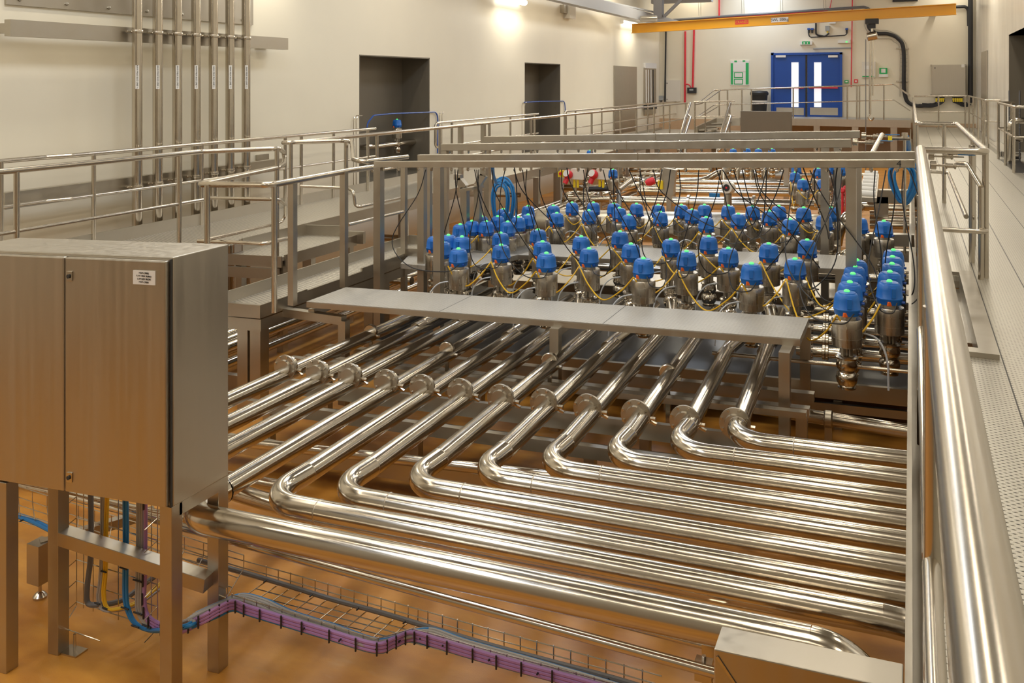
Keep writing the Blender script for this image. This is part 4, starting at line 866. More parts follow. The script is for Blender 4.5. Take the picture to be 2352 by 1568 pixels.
# ---- pipes beyond the rear bank (bright parallel cross pipes) ----
MID = [(1320, 392, 1640, 388, .035, 'uppermost'), (1440, 403, 1990, 400, .04, 'second'), (1300, 428, 1560, 436, .05, 'third'), (1500, 421, 1985, 418, .045, 'fourth'), (1450, 433, 1990, 430, .05, 'fifth'), (1450, 446, 2080, 440, .05, 'sixth'), (1300, 458, 1600, 458, .05, 'seventh')]
for x0, y0_, x1, y1_, r, nm in MID:
    a, b_ = W(x0, y0_, z=.55), W(x1, y1_, z=.55); y = (a.y+b_.y)/2
    crosspipe(y, a.x, b_.x, .55, r*1.3, 'bright cross pipe behind the rear valves, %s of the parallel set' % nm)
a, b_ = W(1585, 466, z=.55), W(2010, 474, z=.55)
bp = thing('large_pipe', 'larger cross pipe with stepped reducer behind the rear valves', 'pipe', P(a.x, a.y, 0))
m = MB(); m.tube([P(a.x, a.y, .55), P(W(1735, 466, z=.55).x, a.y, .55)], .12, 24); m.tube([P(W(1735, 466, z=.55).x, a.y, .55), P(b_.x, a.y, .55)], .085, 24); m.tube([P(a.x-1.4, a.y, .55), P(a.x, a.y, .55)], .06, 20); m.build('pipe', PIPE, bp)
for x in (a.x-.02, W(1735, 466, z=.55).x): MB().lathe([(.12, -.03), (.15, -.02), (.15, .02), (.12, .03)], P(x, a.y, .55), (1, 0, 0), 24).build('clamp_ring', RAIL, bp)
ves = thing('filter_vessel', 'long horizontal cylindrical stainless vessel behind the rear valves', 'vessel', W(1560, 520, z=.45))
ya = W(1560, 535, z=.45).y+.2; xa, xb = W(1245, 520, z=.45).x, W(1905, 520, z=.45).x
m = MB(); rr = .24; m.lathe([(.02, -.16), (.12, -.14), (.20, -.08), (rr, 0), (rr, xb-xa), (.2, xb-xa+.08), (.02, xb-xa+.14)], P(xa, ya, .50), (1, 0, K), 36); m.build('shell', SHEET, ves)
for x in (xa+.5, xb-.5): MB().pbox(x-.05, x+.05, ya-.15, ya+.15, 0, .35).build('saddle', BEAM, ves, flat=True)
MB().tube([P(xb-1.0, ya-.06, .75), P(xb-1.0, ya-.06, .83), P(xb-.75, ya-.06, .83), P(xb-.75, ya-.06, .75)], .012, 8, rad=.03).build('handle', RAIL, ves)
# flow meter
c = W(1672, 431, z=1.0); fm = thing('flow_meter', 'round-faced grey flow meter on the cross pipes', 'flow meter', (c.x, c.y, 0))
MB().lathe([(.08, -.10), (.10, -.08), (.10, .02), (.09, .05), (.02, .055)], c, (-.25, -1, .1), 22).build('meter_head', WALLR, fm)
MB().lathe([(.055, .056), (.055, .06)], c, (-.25, -1, .1), 18).build('display', BLACK, fm); MB().lathe([(.02, .060), (.02, .062)], c, (-.25, -1, .1), 4).build('reading_mark', RED, fm)
MB().tube([c-V((0, 0, .1)), c-V((0, 0, .28))], .06, 12).tube([V((c.x, c.y, c.z-.28)), V((c.x, c.y, .02))], .08, 14).build('neck', BEAM, fm)
MB().beam(c+V((-.28, -.05, -.12)), c+V((-.12, -.05, -.12)), .06, .06).build('blue_coupling', BLUEC, fm)
# pipe bend cluster and curved manifold
a = W(1530, 420, z=.6)
m = MB(); m.tube([W(1290, 476, z=.3), W(1300, 446, z=.6), W(1330, 444, z=.6), W(1370, 452, z=.6), W(1445, 428, z=.62), W(1500, 415, z=.65)], .06, 16, rad=.3)
tag(m.build('bent_pipe', PIPE), 'bent S-shaped pipe left behind the rear valves', 'pipe')
m = MB(); m.tube([W(1420, 438, z=.65), W(1458, 408, z=.75), W(1480, 420, z=.65)], .07, 14, rad=.25); m.tube([W(1420, 405, z=.7), W(1462, 425, z=.6)], .06, 14)
tag(m.build('bent_pipe', PIPE), 'crossing pipe elbows beside the red sockets', 'pipe')
tag(MB().tube([W(1350, 434, z=.75), W(1405, 433, z=.75), W(1420, 440, z=.7), W(1422, 478, z=.5)], .05, 12, rad=.2).build('black_hose', BLACK), 'black hose bending down beside the bent pipe', 'hose')
mn = thing('pipe_manifold', 'far manifold with four curved pipes on a round header', 'manifold', W(1730, 410, z=.3))
hy = W(1730, 403, z=.55); MB().tube([P(W(1660, 403, z=.55).x, hy.y, .55), P(W(1800, 403, z=.55).x, hy.y, .55)], .13, 20).build('header', SHEET, mn)
for k, x in enumerate((1672, 1702, 1733, 1766)):
    p = W(x, 403, z=.55); m = MB(); y = hy.y-.25
    m.tube([P(p.x+.18, y+.6, 1.0), P(p.x+.12, y+.1, .92), P(p.x-.02, y-.15, .75), P(p.x-.02, y-.2, .5), P(p.x+.1, y-.25, .25)], .065, 14, rad=.25); m.build('curved_pipe', PIPE, mn)
    o = VALVES['O%d' % k]; MB().tube([o-V((0, 0, .68)), V((o.x, o.y, .3))], .06, 12).build('valve_stub', PIPE, mn)
m = MB(); m.tube([W(1560, 415, z=.5), W(1620, 414, z=.5), W(1650, 396, z=.65), W(1672, 395, z=.65)], .075, 14, rad=.3); tag(m.build('feed_bend', PIPE), 'bent feed pipe rising into the far manifold', 'pipe')
MB().pbox(W(1650, 415, z=.2).x, W(1820, 415, z=.2).x, hy.y-.3, hy.y+.3, .2, .26).build('skid', BEAM, mn, flat=True)
m = MB(); m.tube([W(1985, 470, z=.4), W(1945, 500, z=.75), W(1925, 528, z=.6), W(1920, 560, z=.4)], .085, 16, rad=.3); m.tube([W(1950, 582, z=.6), W(1925, 590, z=.62), W(1905, 605, z=.5)], .06, 14, rad=.2)
tag(m.build('bent_pipe', PIPE), 'fat curved pipe left of the dark frame uprights', 'pipe')

# ---- long pipes in the pit under the side walkway ----
for k, (x, z) in enumerate(((-5.62, .42), (-5.78, .42), (-5.94, .42), (-6.10, .42), (-6.26, .42), (-6.42, .42), (-5.75, .22), (-6.05, .22), (-6.35, .22))):
    tag(MB().tube([P(x, 4.2, z), P(x, 27, z)], .045, 14).build('pit_pipe', PIPE), 'long straight pipe in the pit beside the side walkway, %s of the bundle' % ORD[k], 'pipe', 'long pit pipes')
for k, y in enumerate((6.3, 9.6, 13, 17, 21)):
    tag(MB().pbox(-6.6, -5.45, y, y+.07, 0, .17).pbox(-5.5, -5.45, y, y+.07, 0, .6).build('pipe_support', BEAM, flat=True), 'low cross support under the long pit pipes, %s from the front' % ORD[k], 'support', 'pit pipe supports')
for k, (x0, y0_, x1, y1_) in enumerate(((870, 545, 995, 553), (868, 640, 945, 645), (1000, 445, 1180, 452))):
    a, b_ = W(x0, y0_, z=.5), W(x1, y1_, z=.5); m = MB(); m.tube([P(a.x, a.y, .5), P(b_.x, a.y, .5)], .05, 14)
    tag(m.build('branch_pipe', PIPE), ['dark branch pipe behind the lower platform end', 'low branch pipe seen through the posts left of the first valve', 'branch pipe crossing toward the blue hose'][k], 'pipe')
# ---- dark frames at right of the rear bank ----
def frame_at(label, pts, z, wd, extra=()):
    r = MB()
    for a, b_ in pts: r.beam(a, b_, wd, wd, (0, 1, 0) if abs(a.x-b_.x) < .01 and abs(a.y-b_.y) < .01 else (0, 0, 1))
    return tag(r.build('equipment_stand', BEAM, flat=True), label, 'frame')
zf = .98; a = W(1992, 548, z=zf); b_ = W(2100, 548, z=zf); b_.y = a.y
frame_at('heavy square-section frame behind the outer valve column', [(P(a.x, a.y, zf), P(b_.x, a.y, zf)), (P(a.x+.05, a.y, 0), P(a.x+.05, a.y, zf)), (P(a.x, a.y+.5, zf-.25), P(b_.x, a.y+.5, zf-.25))], zf, .12)
zf = .85; a = W(2008, 450, z=zf); b_ = W(2095, 450, z=zf)
frame_at('second heavy steel frame further back near the walkway', [(P(a.x, a.y, zf), P(b_.x, a.y, zf)), (P(a.x+.1, a.y, 0), P(a.x+.1, a.y, zf))], zf, .2)
for k, (py, z, r) in enumerate(((478, .5, .07), (492, .5, .06), (505, .5, .06), (516, .5, .06), (575, .6, .05), (640, .6, .04), (450, .5, .05))):
    a = W(1998, py, z=z); tag(MB().tube([P(a.x, a.y, z), P(.4, a.y, z)], r, 14).build('cross_pipe', PIPE), 'cross pipe passing under the walkway at right, %s of the set' % ORD[k], 'pipe', 'right side cross pipes')
# roller rack / white covers
rc = thing('ribbed_cover', 'pale ribbed cover beside the dark frame uprights', 'cover', W(2000, 440, z=.9))
q_ = [W(2002, 395, z=1.1), W(1992, 450, z=1.1)]
MB().beam(q_[0]-V((0, 0, .05)), q_[1]-V((0, 0, .05)), .23, .06).build('base', BEAM, rc)
for k in range(7): c_ = q_[0].lerp(q_[1], (k+.5)/7); MB().tube([c_+V((-.10, 0, 0)), c_+V((.10, 0, 0))], .045, 10).build('rib', WHITE, rc)
# red hand valves by the frame
for k, (x, y) in enumerate(((1937, 424), (1943, 432), (1935, 437))):
    c = W(x, y, z=.9); tag(MB().lathe([(.03, -.03), (.042, -.02), (.042, .02), (.03, .03)], c, (-.5, -1, .2), 14).tube([c, V((c.x, c.y, .4))], .02, 6).build('red_plug', RED), 'small red plug beside the dark frame upright, %s of three' % ORD[k], 'plug', 'red plugs')

# ---- red sockets with isolators ----
def socket(px, py, label, side):
    c = W(px, py, z=1.0); r = thing('power_socket', label, 'socket', (c.x, c.y, 0)); s = 1
    MB().box(c.x+side*.05, c.x+side*.30, c.y, c.y+.12, c.z-.06, c.z+.14).build('switch_box', WALLR, r, flat=True)
    MB().lathe([(.075, -.07), (.085, -.05), (.085, .03), (.07, .05)], c+V((0, -.05, .04)), (-.3, -1, .5), 16).tube([c, c+V((-.06, -.05, -.14))], .05, 10).build('red_plug', RED, r)
    MB().lathe([(.07, .051), (.07, .055)], c+V((0, -.05, .04)), (-.3, -1, .5), 16).build('white_cap', WHITE, r)
    yx = c.x-.16 if side > 0 and px < 1340 else c.x+.36
    MB().box(yx-.06, yx+.06, c.y, c.y+.08, c.z-.03, c.z+.10).build('yellow_isolator', YELP, r, flat=True); MB().lathe([(.03, 0), (.03, .03)], (yx, c.y, c.z+.04), (0, -1, 0), 12).build('red_knob', RED, r)
    MB().tube(spline([c+V((-.08, -.05, -.14)), c+V((-.12, -.05, -.35)), c+V((-.17, -.05, -.8))]), .015, 6).build('grey_lead', GREYC, r)
    for dx in (.10, .17): MB().tube([V((c.x+dx, c.y+.05, c.z-.06)), V((c.x+dx, c.y+.05, c.z-.22))], .025, 8).build('yellow_gland', YELP, r)
    MB().tube([V((c.x+.1, c.y+.1, c.z-.1)), V((c.x+.1, c.y+.1, 0))], .03, 8).build('stand', BEAM, r)
socket(1306, 404, 'red power plug with yellow isolator on its left, left of the pair', 1)
socket(1364, 404, 'red power plug with yellow isolator on its right, right of the pair', 1)
pn = thing('socket_panel', 'small tilted control panel on a post with red plug at its left', 'panel', W(1540, 470, z=.3)); c = W(1532, 417, z=1.05)
MB().beam(c+V((-.0, 0, -.2)), c+V((.06, 0, .22)), .22, .12, (0, 1, 0)).build('panel_case', BEAM, pn, flat=True)
MB().beam(V((c.x+.04, c.y, -.1)), c+V((.04, 0, -.18)), .08, .08, (0, 1, 0)).build('post', BEAM, pn, flat=True)
cc = c+V((-.25, -.1, 0)); MB().lathe([(.045, -.07), (.065, -.05), (.065, .04), (.04, .09)], cc, (-1, -.2, -.4), 14).build('red_plug', RED, pn); MB().box(cc.x+.12, cc.x+.2, cc.y, cc.y+.1, cc.z-.12, cc.z+.02).build('yellow_isolator', YELP, pn, flat=True)
for k, (px, py) in enumerate(((1312, 392), (1365, 392))): pass
# supports behind the sockets
m = MB()
for px in (1283, 1415): 
    p = W(px, 470, z=.3); m.beam(P(p.x, p.y, 0), P(p.x, p.y, 1.2), .10, .08, (0, 1, 0))
a, b_ = W(1283, 398, z=1.15), W(1430, 398, z=1.15); m.beam(V((a.x, W(1283, 470, z=.3).y, a.z)), V((b_.x, W(1283, 470, z=.3).y, b_.z)), .06, .10)
tag(m.build('support_frame', BEAM, flat=True), 'steel frame carrying the two red plugs', 'frame')

# ---- blue hose coils ----
def coil(label, px, py, z, s, w_=.14, mt=BLUEC):
    c = W(px, py, z=z); m = MB(); 
    for k in range(5):
        pts = []; ww = w_*(.6+.12*k); hh = s*(.8+.06*k); ox = random.uniform(-.04, .04)
        for i in range(13):
            a = 2*math.pi*i/12+k*.2; pts.append(c+V((ox+math.sin(a)*ww*(1+.5*math.cos(a)), k*.025, -s*.55+math.cos(a)*hh*.55)))
        m.tube(spline(pts, 3), .013, 8)
    return tag(m.build('hose_coil', mt), label, 'hose')
coil('coiled blue hose hanging at the left end of the front cable bar', 1152, 412, 1.62, .62, .12)
m = MB(); a = W(1158, 415, z=1.6); m.tube(spline([a, W(1180, 440, z=1.45), W(1186, 480, z=1.1), W(1184, 520, z=.9)]), .017, 8); m.tube(spline([W(1131, 372, z=1.99), W(1133, 400, z=1.8), W(1140, 420, z=1.6)]), .017, 8)
tag(m.build('blue_hose', BLUEC), 'loose blue hose tail hanging right of the coil', 'hose')
coil('blue hose coil hanging near the right end of the front cable bar', 2070, 372, 1.72, .42, .13)
m = MB(); m.tube(spline([W(2082, 315, z=2.0), W(2086, 345, z=1.8), W(2070, 372, z=1.7)]), .03, 8); tag(m.build('blue_hose', BLUEC), 'blue hose hanging from a small tap beside the walkway', 'hose')

# ---- cables: black droppers from the cable bars to the valves ----
random.seed(11)
def bar_pt(k, px): 
    b = BARS[k]; x = W(px, 0, Y=b[2]).x; return P(x, b[2], ZB-b[3]/2-.02)
names = {k: d for k, d, _, _ in rowsdef}
short = {'A': 'nearest row', 'B': 'middle front row', 'C': 'back front row', 'R': 'left end column', 'S': 'outer column', 'H': 'nearer rear row', 'J': 'back rear row', 'I': 'middle rear row', 'D': 'left cluster front', 'E': 'left cluster middle', 'G': 'left cluster rear', 'M': 'far small group'}
def vdesc(k): return '%s valve of %s' % (ORD[int(k[1:])], short[k[0]])
drops = [(0, 978, 'A0', -.45), (0, 1090, 'B1', .12), (0, 1095, 'A1', -.2), (0, 1045, 'D0', .1), (0, 1180, 'H0', .2), (0, 1385, 'B4', .15), (0, 1470, 'A4', .2), (0, 1520, 'B5', -.2), (0, 1660, 'J9', .2), (0, 1685, 'H6', -.12), (0, 1735, 'J10', .2), (0, 1800, 'I3', -.12), (0, 1830, 'R1', -.2), (0, 1860, 'R3', .2), (0, 1470, 'J5', -.15), (0, 1350, 'J2', -.12), (0, 2090, 'S1', .12), (0, 2045, 'S4', -.1), (0, 1760, 'H4', .2), (0, 1052, 'B0', -.15), (0, 1130, 'B2', .1), (0, 1160, 'A2', -.15), (0, 1200, 'C0', .1), (0, 1240, 'B3', .05), (0, 1100, 'D1', .1), (0, 1210, 'E3', .1), (0, 1290, 'H1', .15), (0, 1340, 'A3', .2), (0, 1410, 'H2', -.05), (0, 1445, 'J4', .1), (0, 1540, 'H3', -.1), (0, 1605, 'A5', -.1), (0, 1655, 'B6', -.2), (0, 1705, 'H5', .15), (0, 1760, 'A6', -.2), (0, 1730, 'C3', .15), (0, 1870, 'B7', -.1), (0, 1905, 'A7', .1), (0, 1915, 'R2', -.25), (0, 1935, 'R0', -.3), (0, 2035, 'S0', -.12), (0, 2075, 'S2', .1), (0, 2010, 'R4', .1), (0, 1500, 'J7', .1), (0, 1560, 'I2', -.15), (1, 1300, 'J1', .1), (1, 1180, 'G1', .05), (1, 1400, 'J3', .1), (1, 1640, 'J8', -.1), (1, 1840, 'H7', .05), (1, 1880, 'M1', .02), (1, 1925, 'J11', .05)]
for b, px, key, bow in drops:
    p = bar_pt(b, px); q = VALVES[key]+V((.05, -.085, -.07)); L = (p-q).length
    h_ = p.z-q.z; r_ = random.uniform(-.05, .05)
    m1 = p.lerp(q, .12)+V((bow*.25+r_, -.02, -.16*h_)); m2 = p.lerp(q, .50)+V((bow*1.1+r_, -.05, -.28*h_)); m3 = p.lerp(q, .84)+V((bow*.9, -.10, -.20*h_))
    tag(MB().tube(spline([p, m1, m2, m3, q+V((bow*.25, -.05, -.06)), q], 7), .0046 if b == 0 else .006, 6).build('black_cable', BLACK), 'black cable hanging from the %s bar to %s' % ('front' if b == 0 else 'second', vdesc(key)), 'cable', 'black hanging cables')
# yellow bus cable looping valve to valve
chains = [['A0', 'A1', 'A2', 'A3', 'A4', 'A5', 'A6', 'A7', 'R0', 'S0'], ['B0', 'B1', 'B2', 'B3', 'B4', 'B5', 'B6', 'B7', 'R2', 'S2'], ['C0', 'C1', 'C2', 'C3', 'R4', 'S3'], ['D0', 'E0', 'D1', 'E1', 'D2', 'H0', 'H1', 'H2', 'H3', 'H4', 'H5', 'H6', 'H7'], ['G3', 'J0', 'J1', 'J2', 'J3', 'J4', 'J5', 'J6', 'J7', 'J8', 'J9', 'J10', 'J11'], ['M0', 'M1', 'M2', 'N2']]
short['N'] = 'far bar group'; short['O'] = 'distant manifold row'; short['Q'] = 'distant group'; short['L'] = 'leftmost low group'
for ch in chains:
    for a, b_ in zip(ch, ch[1:]):
        p = VALVES[a]+V((-.055, -.10, -.085)); q = VALVES[b_]+V((-.055, -.10, -.085)); L = (p-q).length
        sag = min(.06+.30*L*random.uniform(.6, 1.1), .30)
        m1 = p.lerp(q, .22)+V((0, -.04, -sag*.62)); m2 = p.lerp(q, .5)+V((0, -.06, -sag)); m3 = p.lerp(q, .8)+V((0, -.04, -sag*.55))
        tag(MB().tube(spline([p, m1, m2, m3, q], 7), .0062, 6).build('yellow_cable', YELLOW), 'yellow cable from %s to %s' % (vdesc(a), vdesc(b_)), 'cable', 'yellow looping cables')
for i in range(8):
    v = VALVES['A%d' % i]+V((-.08, -.02, -.24))
    tag(MB().tube(spline([v, v+V((-.10, -.05, -.03)), v+V((-.17, -.08, -.14)), v+V((-.18, -.10, -.34))], 6), .006, 6).build('air_hose', WHITEH), 'pale air hose curving down from the %s nearest-row valve' % ORD[i], 'hose', 'pale air hoses')
for i in range(8):
    v = VALVES['B%d' % i]+V((-.08, -.02, -.24))
    tag(MB().tube(spline([v, v+V((-.10, -.05, -.03)), v+V((-.17, -.08, -.14)), v+V((-.18, -.10, -.34))], 6), .006, 6).build('air_hose', WHITEH), 'pale air hose curving down from the %s middle-row valve' % ORD[i], 'hose', 'pale air hoses')
for i in range(7):
    v = VALVES['H%d' % i]+V((-.08, -.02, -.24))
    tag(MB().tube(spline([v, v+V((-.14, -.05, .05)), v+V((-.25, -.08, -.08)), v+V((-.26, -.10, -.3))], 6), .007, 6).build('air_hose', WHITEH), 'pale air hose beside the %s valve of the nearer rear row' % ORD[i], 'hose', 'pale air hoses')
for k, (key, dx) in enumerate((('S0', -.12), ('S1', -.13), ('R1', .1))):
    v = VALVES[key]+V((-.08*(1 if dx < 0 else -1), -.02, -.28)); tag(MB().tube(spline([v, v+V((dx, -.05, -.02)), v+V((dx*1.6, -.08, -.14)), v+V((dx*1.7, -.10, -.34))], 6), .007, 6).build('air_hose', WHITEH), 'pale air hose at the right-hand columns, %s of three' % ORD[k], 'hose', 'pale air hoses')
# bent bracket arm left of the hose
m = MB(); p0 = W(1055, 395, z=1.7)
ang = thing('tray_stand', 'bent square steel bracket with a shallow tray behind the front bar posts', 'bracket', W(1063, 520, z=.5))
yb_ = BARS[2][2]-.6
q = [W(x, y, Y=yb_) for x, y in ((1053, 400), (1053, 412), (1068, 430), (1068, 520))]
for a, b_ in zip(q, q[1:]): m.beam(a, b_+(b_-a)*.02, .08, .08)
q = [W(x, y, Y=yb_) for x, y in ((1112, 385), (1112, 402), (1098, 424), (1098, 520))]
for a, b_ in zip(q, q[1:]): m.beam(a, b_+(b_-a)*.02, .07, .07)
m.beam(W(1068, 434, Y=yb_), W(1098, 430, Y=yb_), .3, .03); m.build('arm', BEAM, ang, flat=True)
# ================================================================== CABINET ON LEGS (left foreground)
def PC(x, y, z): return P(x, y+.055*(x+2.855), z)     # the cabinet stands turned by three degrees
class CB(MB):
    def pbox(s, x0, x1, y0, y1, z0, z1): return s.box(x0, x1, y0, y1, z0, z1, PC)
CX0, CX1, CY0, CY1 = -4.20, -2.890, 2.875, 3.245
CZ0, CZ1 = .885, 1.955
cab = thing('control_cabinet', 'large two-door stainless control cabinet standing on legs in the left foreground', 'cabinet', P(-3.5, 3.0, 0))
CB().pbox(CX0, CX1, CY0+.03, CY1, CZ0, CZ1).build('enclosure', SHEET, cab, flat=True, bev=.004)
DS = -3.474
for x0, x1, nm in ((CX0+.004, DS-.004, 'left'), (DS+.004, CX1-.012, 'right')):
    d = CB().pbox(x0, x1, CY0, CY0+.024, CZ0+.006, CZ1-.012).build('door', SHEET, cab, flat=True, bev=.006)
    if nm == 'right':
        for zc in (CZ1-.095, CZ0+.075):
            l = CB().pbox(x0+.015, x0+.047, CY0-.006, CY0, zc-.022, zc+.022).build('lock_plate', RAIL, d, flat=True, bev=.002)
            c = PC(x0+.031, CY0-.007, zc); o = MB().lathe([(.009, 0), (.009, .006), (.004, .006)], c, (0, -1, 0), 12).build('lock_barrel', INK, d)
        lx, lz = x1-.113, CZ1-.085
        CB().pbox(lx-.060, lx+.060, CY0-.004, CY0-.0005, lz-.030, lz+.030).build('label_plate', WHITE, d, flat=True)
        for i, t in enumerate(('MSSP-CP002', 'RAW MILK BUND', 'SUPPLIED FROM', 'MSSP-CP001')):
            text('lettering', t, .0105, INK, d, PC(lx, CY0-.0045, lz+.0195-i*.013), (1, .055, K), (0, 0, 1))
CB().pbox(CX1-.010, CX1-.002, CY0+.020, CY0+.030, CZ0, CZ1-.008).build('door_gasket', INK, cab, flat=True)
lw_ = .064
for nm, x, y in (('fr', CX1-lw_/2-.002, CY0+.055), ('br', CX1-lw_/2-.002, CY1-.03), ('bl', -3.75, 3.085), ('fl', -3.86, 2.905)):
    lg = CB().pbox(x-lw_/2, x+lw_/2, y-lw_/2, y+lw_/2, 0, CZ0).build('leg', BEAM, cab, flat=True, bev=.002)
    if nm == 'bl':
        CB().pbox(x+.02, x+.13, y-.02, y+.05, 0, .008).tube([PC(x+.08, y+.02, 0), PC(x+.08, y+.02, .085)], .007, 8).build('foot_plate', RAIL, lg)
CB().pbox(CX1-lw_-.002, CX1-.002, CY0+.07, CY1-.06, CZ0-.055, CZ0).build('top_rail', BEAM, cab, flat=True)
ca_, cb2 = W(122, 1222, Y=3.04), W(486, 1335, Y=3.16)
MB().beam(V((-3.75, 3.04, ca_.z)), V((CX1-.03, 3.15, cb2.z)), .075, .065).build('cross_rail', BEAM, cab, flat=True, bev=.002)
# neighbouring foot left of the cabinet leg
ft = thing('machine_foot', 'square steel leg end with round levelling foot behind the cabinet leg', 'levelling foot', W(93, 1375, z=0))
p = W(92, 1372, z=0); MB().box(p.x-.045, p.x+.045, p.y-.045, p.y+.045, p.z+.09, p.z+.30).beam(V((p.x, p.y, p.z+.28)), V((p.x+.3, p.y+.5, p.z+.30)), .05, .05).build('leg_end', BEAM, ft, flat=True)
MB().lathe([(.036, 0), (.036, .012), (.02, .03), (.009, .035), (.009, .09)], p, n=18).build('levelling_foot', RAIL, ft)
# stands behind (levelling foot seen near the elbows)
p = W(618, 1068, z=0.0); ft = thing('levelling_foot', 'small round levelling foot on the floor by the left elbow', 'levelling foot', p); MB().lathe([(.04, 0), (.04, .012), (.02, .03), (.009, .035), (.009, .3)], p, n=16).build('foot', RAIL, ft)

# ================================================================== WIRE CABLE BASKET AND CABLES
ZB0 = .30
def tw(px, py, z=ZB0): return W(px, py, z=z)
# near edge and far edge of the horizontal tray, as seen
near_e = [(533, 1388), (610, 1412), (700, 1440), (790, 1470), (862, 1492), (905, 1480), (945, 1468), (1000, 1482), (1100, 1512), (1200, 1540), (1330, 1575), (1450, 1610)]
far_e = [(300, 1240), (400, 1277), (530, 1312), (640, 1343), (760, 1378), (880, 1412), (1000, 1447), (1120, 1482), (1250, 1518), (1400, 1560), (1520, 1595)]
NE = [tw(*p) for p in near_e]; FE = [tw(*p) for p in far_e]
def along(P_, t):
    L = [0]; 
    for a, b_ in zip(P_, P_[1:]): L.append(L[-1]+(b_-a).length)
    d = t*L[-1]
    for i in range(len(P_)-1):
        if d <= L[i+1]+1e-9: return P_[i].lerp(P_[i+1], (d-L[i])/(L[i+1]-L[i]))
    return P_[-1]
def fe_at_x(x):
    for a, b_ in zip(FE, FE[1:]):
        if a.x <= x <= b_.x: return a.lerp(b_, (x-a.x)/(b_.x-a.x))
    return FE[-1]
bk = MB(); wr_ = .0028
for h_ in (0, .035, .07): bk.tube([p+V((0, 0, h_)) for p in FE], wr_, 5)
for h_ in (0, .045): bk.tube([p+V((0, 0, h_)) for p in NE], wr_, 5)
NS = [NE[0], NE[-1]]
for f_ in (.22, .45, .68):
    bk.tube([NE[0].lerp(NE[-1], k/9).lerp(fe_at_x(NE[0].lerp(NE[-1], k/9).x+.02), f_) for k in range(10)], wr_, 5)
for i in range(27):
    a = along(NE, i/26); q = fe_at_x(a.x+.02); bk.tube([a+V((0, 0, .05)), a, q, q+V((0, 0, .075))], wr_, 5)
tray = tag(bk.build('wire_cable_basket', RAIL), 'long stainless wire cable basket crossing the floor in the foreground', 'cable tray')
# basket continuing left (blue cable in it)
bk = MB(); LN = [tw(-20, 1180, .36), tw(97, 1212, .36), tw(240, 1270, .36), tw(390, 1322, .36), tw(520, 1372, .36)]; LF = [tw(-20, 1120, .36), tw(97, 1160, .36), tw(240, 1205, .36), tw(390, 1250, .36), tw(560, 1305, .36)]
for h_ in (0, .04): bk.tube([p+V((0, 0, h_)) for p in LN], wr_, 5); bk.tube([p+V((0, 0, h_*1.6)) for p in LF], wr_, 5)
for f_ in (.33, .66): bk.tube([a.lerp(b_, f_) for a, b_ in zip(LN, LF)], wr_, 5)
for i in range(16):
    a, q = along(LN, i/15), along(LF, i/15); bk.tube([a+V((0, 0, .045)), a, q, q+V((0, 0, .065))], wr_, 5)
tag(bk.build('wire_cable_basket', RAIL), 'wire cable basket behind the cabinet legs at far left', 'cable tray')
# upright basket below the cabinet
bk = MB(); yb2 = CY1-.06; gx = [W(x, 1200, Y=yb2).x for x in (176, 208, 272, 346)]; zt_, zb_ = CZ0-.02, W(180, 1392, Y=yb2).z
for x in (176, 192, 214, 272, 348, 362):
    xx = W(x, 1300, Y=yb2).x; bk.tube([P(xx, yb2, zt_), V((xx, yb2, zb_))], wr_, 5)
x0_, x1_ = W(176, 1300, Y=yb2).x, W(362, 1300, Y=yb2).x
for k in range(6):
    z_ = zb_+.02+k*.105; bk.tube([V((x0_, yb2-.08, z_-.02)), V((x0_, yb2, z_)), V((x1_, yb2, z_)), V((x1_, yb2-.08, z_-.02))], wr_, 5)
bk.tube([V((x0_, yb2, zb_)), V((x0_+.05, yb2-.12, zb_-.03)), V((x0_+.3, yb2-.12, zb_-.03))], wr_, 5, rad=.05)
tag(bk.build('wire_cable_basket', RAIL), 'upright wire cable basket under the control cabinet', 'cable tray')
def strands(name, label, path, r, n, m, spread=(0, .012, 0), ties=()):
    root = thing(name, label, 'cable', path[0]); sp = spline(path, 9)
    for k in range(n):
        o = (k-(n-1)/2); d = V(spread)*o
        MB().tube([p+d for p in sp], r, 8).build('cable_strand', m, root)
    for t in ties:
        p = sp[int(t*(len(sp)-1))]; e = V(spread)*((n-1)/2+.9)
        MB().tube([p-e+V((0, -r*1.6, 0)), p+e+V((0, -r*1.6, 0))], .004, 6).build('cable_tie', BLACK, root)
    return root
yc_ = yb2-.03
def cv(px, py): return W(px, py, Y=yc_)
t_ = (.15, .32, .5, .66)
TN = [tw(*p, ZB0+.02) for p in ((1000, 1472), (1100, 1502), (1200, 1530), (1330, 1566), (1450, 1600))]
strands('black_power_cable', 'thick dark cable dropping under the cabinet and bending right', [cv(208, 1080), cv(209, 1230), cv(207, 1290), cv(200, 1350), cv(202, 1384), cv(225, 1388), W(280, 1378, Y=yc_+.1), W(340, 1335, Y=yc_+.25), W(400, 1290, Y=yc_+.4)], .013, 1, DGREY, (.012, 0, 0), ())
strands('grey_cables', 'narrow grey cable strands beside the yellow ones under the cabinet', [cv(235, 1080), cv(235, 1240), cv(231, 1330), cv(226, 1370), cv(232, 1395), cv(252, 1403), W(310, 1390, Y=yc_+.1), W(370, 1350, Y=yc_+.25)], .006, 2, GREYC, (.013, 0, 0), (.5,))
strands('yellow_cables', 'yellow cable strands dropping under the cabinet', [cv(248, 1080), cv(243, 1230), cv(242, 1310), cv(238, 1360), cv(244, 1392), cv(264, 1399), W(320, 1380, Y=yc_+.1), W(375, 1335, Y=yc_+.25)], .0065, 2, YELLOW, (.013, 0, 0), (.3, .6))
